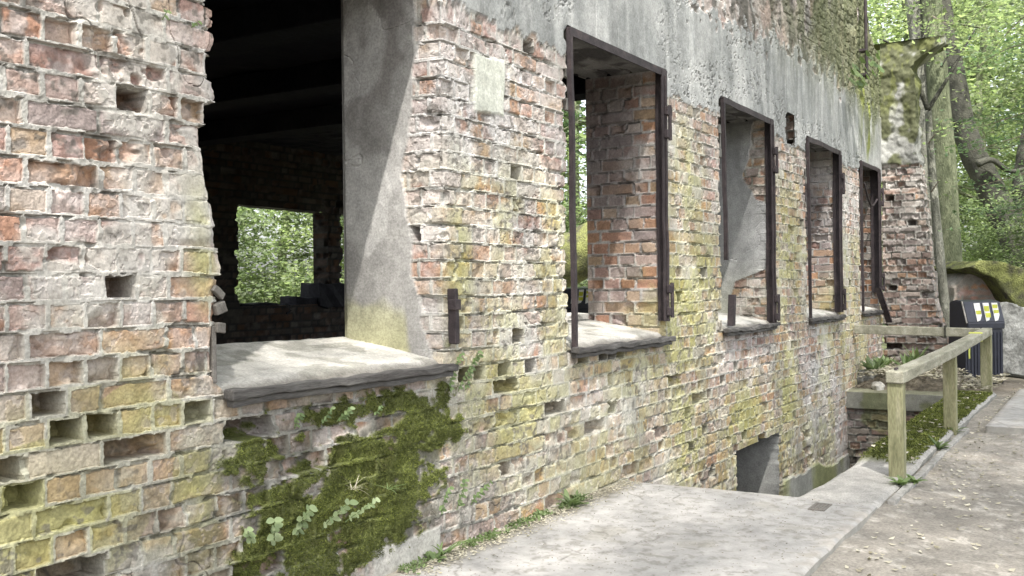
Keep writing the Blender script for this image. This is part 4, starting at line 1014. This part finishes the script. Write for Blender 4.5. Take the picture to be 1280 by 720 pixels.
p = at_depth(1190, 480, 15.2)
t = empty('twin_trunk_tree', (p.x, p.y, -.1), label='tall grey tree with two straight trunks rising behind the end pier', cat='tree')
trunk_part('trunk', [(1196, 470), (1186, 330), (1180, 200), (1170, 80), (1160, -60), (1150, -220)], 15.2, .19, .13, M['barkg'], t, flare=.7)
trunk_part('trunk', [(1180, 470), (1166, 330), (1158, 200), (1152, 90), (1142, 0), (1120, -150)], 15.4, .16, .12, M['bark'], t, flare=.5)
sprays(t, [[(1150, -60, 15.4), (1130, -30, 15), (1112, 0, 14.6), (1104, 25, 14.4)], [(1165, 20, 15), (1190, 30, 14), (1220, 10, 13.4)],
           [(1150, -120, 15), (1230, -50, 14), (1290, -10, 13)]], 8, .075, 'leafB', seed=41, per=18)
p = at_depth(1180, 470, 13.9)
t = empty('sapling', (p.x, p.y, -.1), label='slender forked sapling with bare dark branches in front of the twin trunks', cat='tree')
trunk_part('trunk', [(1192, 470), (1181, 380), (1171, 280), (1164, 200), (1160, 135)], 13.9, .07, .045, M['bark'], t, seg=10, amp=.06, flare=.5)
for pts, a, b in (([(1160, 137), (1172, 118), (1188, 92), (1203, 64), (1218, 38)], .034, .010), ([(1176, 84), (1186, 68), (1198, 50)], .014, .007), ([(1160, 137), (1150, 112), (1140, 88), (1132, 74), (1122, 60), (1104, 50)], .040, .014),
                  ([(1136, 82), (1146, 66), (1154, 48), (1162, 22)], .024, .010), ([(1141, 78), (1150, 70), (1160, 64)], .028, .018)):
    trunk_part('branch', pts, 13.8, a, b, M['barkd'], t, seg=7, amp=.05)
sprays(t, [[(1160, 180, 13.8), (1172, 165, 13.6), (1190, 158, 13.4)], [(1164, 240, 13.8), (1176, 222, 13.6)]], 9, .07, 'leafA', seed=43)
p = at_depth(1285, 400, 19)
t = empty('leaning_tree', (p.x, p.y, -.1), label='dark tree trunk leaning to the left across the bright foliage', cat='tree')
trunk_part('trunk', [(1296, 400), (1280, 335), (1264, 290), (1242, 243), (1216, 190), (1203, 150), (1192, 90), (1176, 10), (1160, -80)], 19, .30, .17, M['barkd'], t, flare=.5)
trunk_part('limb', [(1264, 290), (1272, 250), (1276, 200), (1290, 140), (1300, 60)], 19, .14, .07, M['barkd'], t, seg=9)
trunk_part('limb', [(1222, 205), (1240, 200), (1262, 214), (1284, 210)], 18.6, .07, .03, M['barkd'], t, seg=8)
t = empty('overhanging_branch', at_depth(1400, 150, 10), label='layered sprays of small grey green leaves reaching in from the right above the bin', cat='branch')
sprays(t, [[(1420, 150, 10.5), (1330, 160, 11), (1270, 172, 11.4), (1215, 190, 11.8)], [(1420, 120, 10), (1320, 130, 10.6), (1260, 148, 11), (1222, 160, 11.2)], [(1420, 200, 10.5), (1330, 205, 11), (1270, 220, 11.2), (1225, 232, 11.4)],
           [(1420, 250, 11), (1340, 246, 11.4), (1280, 260, 11.8), (1230, 270, 12)], [(1420, 60, 10.5), (1330, 50, 11), (1262, 60, 11.6), (1222, 84, 12)]], 20, .062, 'leafC', sig=(.26, .26, .03), seed=51, per=13)
t = empty('overhanging_branch', at_depth(1400, -20, 11), label='bright yellow green leafy branch hanging in at the top right corner', cat='branch')
sprays(t, [[(1400, -20, 11), (1320, -6, 12), (1270, 30, 12.6), (1235, 70, 13)], [(1400, -60, 11), (1300, -40, 12), (1240, 0, 13), (1205, 34, 13.4)], [(1400, 20, 12), (1330, 60, 12.4), (1290, 100, 13), (1255, 118, 13)]], 15, .08, 'leafA', sig=(.3, .3, .07), seed=53, per=16)

# ------------------------------------------------------------------ fallen masonry on the right
def px_block(name, poly, d, thick, mat, amp=.04, **k):
    bm = rough_poly([at_depth(a, b, d) for a, b in poly], FW, thick, 6, amp); return link(name, bm_mesh(name, bm), mat, smooth=True, **k)
ruin = empty('collapsed_outbuilding', at_depth(1240, 470, 13.8), label='collapsed brick and stone outbuilding under a sloping moss covered slab behind the bin', cat='ruin')
bm = rough_poly([at_depth(a, b, 13.9) for a, b in ((1192, 358), (1206, 343), (1222, 333), (1240, 335), (1262, 366), (1290, 410), (1300, 490), (1188, 490))], FW, .9, 6, .03)
me = bm_mesh('gable_wall', bm)
nv = len(me.vertices); cov = np.empty(nv * 3, np.float32); me.vertices.foreach_get('co', cov); cov = cov.reshape(-1, 3)
uu = cov @ np.array(RT); h_, c_, _ = brick_surface(uu + 50, cov[:, 2].astype(float), pal=np.array([(.30, .17, .13), (.27, .20, .17), (.33, .22, .16), (.25, .22, .19), (.38, .20, .10)]), plain=True, seed=17, spall=.5, mort=np.array((.25, .235, .21)))
c_ = lerpc(c_, (.24, .225, .2), .75 * ss(.42, .55, fbm(uu * 3, cov[:, 2] * 3, 3, 190)))
at = me.attributes.new('Col', 'FLOAT_COLOR', 'POINT'); cc = np.ones((nv, 4), np.float32); cc[:, :3] = c_; at.data.foreach_set('color', cc.ravel())
link('gable_wall', me, M['wall'], ruin, smooth=False)
bm = rough_poly([at_depth(a, b, 13.5) for a, b in ((1212, 334), (1226, 326), (1252, 326), (1276, 334), (1320, 372), (1370, 420), (1370, 470), (1330, 452), (1292, 412), (1266, 378), (1244, 348))], FW, 1.3, 6, .022)
for v in bm.verts: v.co += mnoise.noise_vector(Vector((v.co.x * 2, v.co.y * 2, v.co.z * 9))) * .02
link('mossy_roof_slab', bm_mesh('mossy_roof_slab', bm), M['mossy'], ruin, smooth=True)
px_block('boulder', ((1246, 392), (1258, 380), (1276, 384), (1296, 404), (1330, 430), (1350, 480), (1300, 480), (1262, 474), (1240, 456), (1242, 420)), 13.0, .7, M['greyrock'], .06, label='rounded grey boulder at the foot of the mossy slab beside the bin', cat='boulder')
def rock(loc, s, seed, mat, label, name='rubble_stone', cat='stone', group=None, rz=0.):
    bm = bmesh.new(); bmesh.ops.create_icosphere(bm, subdivisions=4, radius=1)
    o_ = Vector((seed * 3.1, seed * 1.7, seed)); 
    for v in bm.verts:
        d = v.co.normalized(); q = max(abs(d.x), abs(d.y), abs(d.z)); d = d / q ** .6
        d *= 1 + .22 * mnoise.noise(d * 1.3 + o_) + .08 * mnoise.noise(d * 4 + o_) + .03 * mnoise.noise(d * 12 + o_)
        v.co = Vector((d.x * s[0], d.y * s[1], d.z * s[2]))
    o = link(name, bm_mesh(name, bm), mat, smooth=True, label=label, cat=cat, group=group); o.location = loc; o.rotation_euler = (random.uniform(-.3, .3), random.uniform(-.3, .3), rz); return o
for n, (px, py, s, m, lab) in enumerate(((1082, 478, (.14, .12, .11), 'greyrock', 'squarish dark stone against the wall at the back of the light well'), (1104, 474, (.10, .10, .11), 'sill', 'pale upright stone in the rubble pile behind the light well'), (1116, 478, (.13, .1, .07), 'sill', 'flat pale stone at the front of the rubble pile'),
        (1128, 462, (.34, .16, .13), 'mossy', 'long mossy block lying across the rubble pile'), (1140, 474, (.12, .1, .06), 'greyrock', 'grey stone below the long mossy block'), (1068, 470, (.09, .1, .12), 'sill', 'small pale stone in the corner beside the main wall'),
        (1152, 480, (.09, .08, .05), 'greyrock', 'small flat stone at the right end of the rubble'), (1096, 484, (.07, .06, .05), 'sill', 'fist sized pale stone on the well edge'))):
    q = on_ground(px, py + 3, 0); rock((max(q.x, 12.0), min(q.y, -.08), s[2] * .6), s, n + 2, M[m], lab, group='rubble behind the light well', rz=n)
M['soil'] = mat_noise('leafy_soil', [(.3, (.07, .06, .045)), (.5, (.14, .12, .09)), (.7, (.26, .23, .18))], 9, .95, .8, .02)
bm = bmesh.new()
bmesh.ops.create_grid(bm, x_segments=60, y_segments=40, size=1)
for v in bm.verts:
    x, y = v.co.x, v.co.y; r_ = max(0, 1 - x * x) * max(0, 1 - y * y)
    v.co = Vector((12.95 + x * .98, -.55 + y * .62, -.06 + .26 * r_ ** .6 + .10 * mnoise.noise(Vector((x * 3, y * 3, 0))) * r_ + .03 * mnoise.noise(Vector((x * 11, y * 11, 2)))))
link('rubble_mound', bm_mesh('rubble_mound', bm), M['soil'], smooth=True, kind='structure')
bm = bmesh.new(); add_tube(bm, px_path([(640, 352), (690, 332), (724, 318), (760, 300), (800, 290)], 15.6), [.40] * 21, 14, .12)
link('fallen_log', bm_mesh('fallen_log', bm), M['mossy'], smooth=True, label='thick mossy fallen trunk glimpsed through the second window opening', cat='fallen trunk')

# ------------------------------------------------------------------ small plants
def blade(V, Fc, base, dirv, side, L, w, bend, nseg=5, ovate=False):
    base, dirv, side = Vector(base), Vector(dirv).normalized(), Vector(side).normalized(); s0 = len(V); up = Vector((0, 0, 1)); p = base.copy(); d = dirv.copy()
    for i in range(nseg + 1):
        t = i / nseg; ww = w * (math.sin(math.pi * min(1, t * .92 + .08)) ** (.7 if ovate else 1.) if ovate else (1 - t) ** .7 + .02) * .5
        V.append(p - side * ww); V.append(p + Vector((0, 0, -ww * .25))); V.append(p + side * ww)
        d = (d + Vector((0, 0, -bend / nseg))).normalized(); p = p + d * (L / nseg)
    for i in range(nseg):
        a = s0 + i * 3; Fc.append((a, a + 1, a + 4, a + 3)); Fc.append((a + 1, a + 2, a + 5, a + 4))
def weed(name, loc, n, L, w, label, cat='weed', group=None, seed=0, lean=(0, 0, .8), ovate=False, mat='weed', bend=.8, rise=.5):
    rg = random.Random(seed); V, Fc = [], []
    for i in range(n):
        a = rg.uniform(0, 6.28); d = Vector((math.cos(a), math.sin(a), rg.uniform(.2, 1.2) * rise * 2)) + Vector(lean) * .6
        s_ = Vector((-math.sin(a), math.cos(a), rg.uniform(-.3, .3))); off = Vector((rg.uniform(-1, 1), rg.uniform(-1, 1), 0)) * L * .15
        blade(V, Fc, off, d, s_, L * rg.uniform(.5, 1.1), w * rg.uniform(.6, 1.2), bend * rg.uniform(.4, 1.4), ovate=ovate)
    o = link(name, tri_mesh(name, [tuple(v) for v in V], Fc), M[mat], smooth=True, label=label, cat=cat, group=group); o.location = loc; return o
def stem_plant(name, loc, stems, label, leafL=.035, leafw=.026, seed=0, cat='plant', mat='weed', pairs=4, out=(0, -.5, .8), spacing=.04, group=None):
    """stalks with pairs of pointed oval leaves"""
    rg = random.Random(seed); root = empty(name, loc, label=label, cat=cat, group=group); V, Fc = [], []; bm = bmesh.new()
    for sx in stems:
        p = Vector((sx * .3, 0, 0)); d = Vector((sx, out[1], out[2])).normalized(); pts = [p.copy()]
        for k in range(pairs):
            d = (d + Vector((rg.uniform(-.2, .2), rg.uniform(-.2, .1), rg.uniform(-.1, .15)))).normalized(); p = p + d * spacing; pts.append(p.copy())
            for sg in (-1, 1):
                a = Vector((sg * .9 + rg.uniform(-.4, .4), rg.uniform(-.7, .1), rg.uniform(-.3, .5))); sd_ = a.cross(Vector((0, -1, .5))).normalized()
                blade(V, Fc, p, a, sd_, leafL * rg.uniform(.7, 1.3), leafw * rg.uniform(.8, 1.2), .5, ovate=True)
        add_tube(bm, pts, taper(len(pts), .0022, .0012), 5); link('stem', bm_mesh('stem', bm), M['weed'], root, world=False); bm = bmesh.new()
    bm.free(); link('leaves', tri_mesh('leaves', [tuple(v) for v in V], Fc), M[mat], root, smooth=True, world=False); return root
q = on_wall(372, 668); stem_plant('nettle', (q.x, -.03, q.z), (-.5, -.1, .35, .8), 'pale leaved nettle sprouting from the mossy brickwork under the large window', .034, .024, 3, pairs=5, spacing=.03, mat='pale')
q = on_wall(352, 668); stem_plant('nettle', (q.x, -.03, q.z), (-.6, .1), 'small nettle low on the left edge of the moss patch', .028, .021, 5, pairs=4, spacing=.026, mat='pale')
q = on_wall(384, 532); stem_plant('ivy', (q.x, -.02, q.z), (-.3, .2, .5), 'little green seedling in the gap under the window sill', .022, .014, 6, pairs=4, spacing=.018)
q = on_wall(445, 522); stem_plant('ivy', (q.x, -.02, q.z), (-.3, .3), 'tiny seedling under the middle of the window sill', .02, .012, 7, pairs=3, spacing=.016)
q = on_wall(564, 490); stem_plant('ivy', (q.x, -.02, q.z), (-.1, .1, .3), 'creeper climbing the pier beside the rusty bracket', .024, .018, 8, pairs=9, out=(0, -.12, 1), spacing=.022)
q = on_wall(188, 12); stem_plant('ivy', (q.x, -.02, q.z - .03), (.1, .5), 'small green sprig on the wall at the top left', .022, .016, 9, pairs=2, spacing=.016)
q = on_wall(1056, 112); stem_plant('ivy', (q.x, -.06, q.z), (-.6, .2, .7), 'ivy sprigs high on the wall beside the downpipe', .11, .09, 10, pairs=5, spacing=.09)
q = on_wall(555, 640); stem_plant('ivy', (q.x, -.03, q.z), (-.2, .2, .6), 'small leafy plant clinging at the right edge of the moss', .03, .02, 12, pairs=6, out=(0, -.2, 1), spacing=.024)
for n, (px, py, L, w, cnt, lab) in enumerate(((545, 700, .16, .02, 9, 'tall toothed weed at the foot of the wall below the moss'), (532, 706, .07, .03, 12, 'low rosette weed next to the tall weed'), (600, 672, .06, .018, 16, 'low weed at the wall foot left of the middle'),
        (640, 655, .06, .016, 16, 'small weed in the crack between the wall and the landing'), (668, 640, .07, .018, 16, 'bushy little weed in the crack at the wall foot'), (700, 612, .12, .028, 18, 'broad leaved weed standing highest along the wall foot'),
        (716, 604, .09, .022, 14, 'weed at the right end of the wall foot strip'), (690, 622, .07, .02, 14, 'weed leaning over the landing below the broad leaved weed'), (618, 664, .05, .014, 12, 'tiny weed between two larger ones at the wall foot'))):
    q = on_wall(px, py); weed('weed', (q.x, -.03 - .02 * (n % 3), .0), cnt, L, w, lab, seed=n, lean=(0, -.5, .5), group='weeds along the foot of the wall', ovate=n in (1, 5, 6))
for n, (px, py, L, lab) in enumerate(((1126, 604, .12, 'leafy weed around the base of the nearest handrail post'), (1144, 602, .09, 'weed to the right of the nearest handrail post'), (1172, 560, .14, 'pale long leaved weed hanging over the kerb'), (1192, 540, .13, 'pale weed beside the middle handrail post'))):
    q = on_ground(px, py); weed('weed', (q.x, q.y, -.01), 14, L, .026, lab, seed=20 + n, group='weeds around the handrail posts', ovate=True)
q = on_wall(430, 610); V_, F_ = [], []
weed('dry_grass', (q.x, -.04, q.z), 22, .09, .003, 'tuft of dry reddish grass in the middle of the moss', cat='grass tuft', seed=77, lean=(0, -.8, .2), mat='litter')
q = on_wall(478, 610); weed('grass_tuft', (q.x, -.04, q.z), 16, .10, .004, 'thin green grass blades drooping over the moss', cat='grass tuft', seed=78, lean=(0, -.8, .2))
for n, (px, py, L, w, m, lab) in enumerate(((1096, 462, .26, .05, 'leafB', 'dark green leafy plant growing on the rubble by the wall'), (1084, 450, .30, .04, 'weed', 'tall pale plant against the wall above the rubble'), (1110, 448, .22, .06, 'weed', 'broad leaved plant on top of the rubble'),
        (1074, 432, .36, .035, 'weed', 'wispy tall plant in the corner of wall and pier'), (1090, 474, .16, .04, 'litter', 'withered plant lying over the rubble'))):
    q = on_wall(px, py); weed('wild_plant', (12.45 + .28 * n, -.16 - .17 * ((n * 2) % 4), .14), 34, L, w, lab, cat='plant', seed=40 + n, group='plants on the rubble', ovate=True, mat=m, rise=1.)

# moss cushions on the wall and on the ledge: too many tufts to count
n = 330000
u = rng.uniform(2.2, 4.1, n); z = rng.uniform(-.03, .86, n)
mk, _ = moss_mask(u, z); keep = mk > rng.uniform(.35, .9, n); u, z = u[keep][:46000], z[keep][:46000]
h, _ = front_surface(u, z)
cent = np.stack([u, -h - rng.uniform(.0, .007, len(u)), z], -1)
V, F_ = leaf_quads(cent, 1.2, .0085, .35, 1.); link('moss', tri_mesh('moss', V, F_), M['moss'], kind='stuff', label='cushions of green moss on the brickwork under the large window', cat='moss')
n = 42000; x = rng.uniform(6.9, 11.8, n); tt = rng.uniform(.05, .97, n)
keep = ss(6.9, 7.5, x + .5 * (fbm(x * 3, tt * 1.2, 3, 177) - .5)) * (.4 + .6 * ss(.35, .6, fbm(x * 5, tt * 2, 3, 191))) > rng.uniform(0, 1, n); x, tt = x[keep], tt[keep]
yi = -1.12; y = edgef(x) * (1 - tt) + yi * tt
V, F_ = leaf_quads(np.stack([x, y, .012 + rng.uniform(0, .03, len(x))], -1), 1.2, .024, .3, 1.); link('ledge_moss', tri_mesh('ledge_moss', V, F_), M['moss'], kind='stuff', label='moss covering the ledge beside the light well', cat='moss')
# leaf litter
def litter(name, x, y, z, size, label, mat='litter'):
    V, F_ = leaf_quads(np.stack([x, y, z], -1), .25, size, .5, .12); link(name, tri_mesh(name, V, F_), M[mat], kind='stuff', label=label, cat='leaf litter')
n = 5200; x = rng.uniform(3.5, 14, n); y = rng.uniform(-4, -1.62, n)
d_ = np.exp(-((y + 1.75) / .35) ** 2) * .8 + .12 + .5 * np.exp(-((x - 8.9) / .4) ** 2 - ((y + 1.75) / .3) ** 2)
k_ = (d_ * (fbm(x * 2, y * 2, 3, 195) * 1.6) > rng.uniform(0, 1, n)) & ~((x > 9.1) & (x < 12.4) & (y < -1.72)); x, y = x[k_], y[k_]
litter('leaf_litter', x, y, ground_h(x, y) + .010, .034, 'pale dry leaves scattered over the dirt path')
n = 2600; x = rng.uniform(3.4, 5.7, n); y = -.02 - np.abs(rng.normal(size=n)) * .07; litter('wall_foot_litter', x, y, 0 * x + .010, .018, 'crumbs and dry leaves along the foot of the wall')
n = 1500; x = rng.uniform(11.9, 13.8, n); y = rng.uniform(-1.5, -.1, n); litter('rubble_litter', x, y, .05 + .14 * np.clip(1 - ((y + .55) / .62) ** 2, 0, 1) ** .6 + rng.uniform(0, .05, n), .07, 'dry leaves and twigs over the rubble')
n = 60; x = rng.uniform(7, 11.6, n); y = rng.uniform(-1.5, -1.15, n); litter('ledge_litter', x, y, 0 * x + .05, .05, 'dry leaves lying on the mossy ledge')
bm = bmesh.new(); a = on_ground(1225, 470, .0); add_tube(bm, smooth_path([(a.x, a.y, .03), (a.x - .3, a.y - .25, .06), (a.x - .45, a.y - .7, .02)], 5), taper(11, .035, .02), 7, .1)
link('fallen_branch', bm_mesh('fallen_branch', bm), M['barkd'], label='short dark branch lying on the ground behind the far post', cat='branch')

n = 1500; x = rng.uniform(3.2, 5.7, n); y = rng.uniform(-1.5, -.05, n); litter('grit', x, y, 0 * x + .007, .010, 'grit and specks of dirt on the concrete landing', 'twig')
n = 1300; x = rng.uniform(3.4, 5.6, n); k_ = fbm(x * 4, x * 0, 3, 220) > .48; x = x[k_]; y = -.03 - np.abs(rng.normal(size=len(x))) * .035
V, F_ = leaf_quads(np.stack([x, y, .012 + rng.uniform(0, .02, len(x))], -1), .8, .022, .5, .8); link('wall_foot_greenery', tri_mesh('wall_foot_greenery', V, F_), M['weed'], kind='stuff', label='tiny seedlings and moss in the crack along the wall foot', cat='ground cover')
# ------------------------------------------------------------------ camera, light, sky
cam = bpy.data.cameras.new('camera'); co = bpy.data.objects.new('camera', cam); C.objects.link(co)
cam.sensor_fit = 'HORIZONTAL'; cam.sensor_width = 36; cam.lens = 36 * F / 1280; cam.clip_end = 600; cam.clip_start = .05
cam.shift_y = (CY - 360) / 1280
f0, r0 = FW.normalized(), RT.normalized(); u0 = Vector((0, 0, 1))
# roll so that verticals lean right going down and the left end of the horizon sits lower
right = (r0 * math.cos(ROLL) - u0 * math.sin(ROLL)).normalized(); up = (u0 * math.cos(ROLL) + r0 * math.sin(ROLL)).normalized()
co.matrix_world = Matrix(((right.x, up.x, -f0.x, CAM.x), (right.y, up.y, -f0.y, CAM.y), (right.z, up.z, -f0.z, CAM.z), (0, 0, 0, 1)))
bpy.context.scene.camera = co
TS = Vector((-.42, -.30, .86)).normalized()
sd = bpy.data.lights.new('sun', 'SUN'); sd.energy = 3.3; sd.angle = R(.8); sd.color = (1, .965, .91)
so = bpy.data.objects.new('sun', sd); C.objects.link(so); so.rotation_euler = TS.to_track_quat('Z', 'Y').to_euler(); so.location = (0, -6, 12)
w = bpy.data.worlds.new('World'); bpy.context.scene.world = w; w.use_nodes = True
nt = w.node_tree; bg = nt.nodes['Background']
sky = nt.nodes.new('ShaderNodeTexSky'); sky.sky_type = 'NISHITA'; sky.sun_disc = False
sky.sun_elevation = math.asin(TS.z); sky.sun_rotation = math.atan2(TS.x, TS.y); sky.air_density = 1.0; sky.dust_density = 4.0; sky.ozone_density = 1.0
hs = nt.nodes.new('ShaderNodeHueSaturation'); hs.inputs['Saturation'].default_value = .35
nt.links.new(sky.outputs[0], hs.inputs['Color']); nt.links.new(hs.outputs[0], bg.inputs[0]); bg.inputs[1].default_value = .15
s = bpy.context.scene
s.view_settings.view_transform = 'Standard'; s.view_settings.look = 'None'; s.view_settings.gamma = 1; s.view_settings.exposure = 1.76
s.cycles.max_bounces = 8; s.cycles.diffuse_bounces = 4; s.cycles.transparent_max_bounces = 4
s.cycles.use_denoising = True
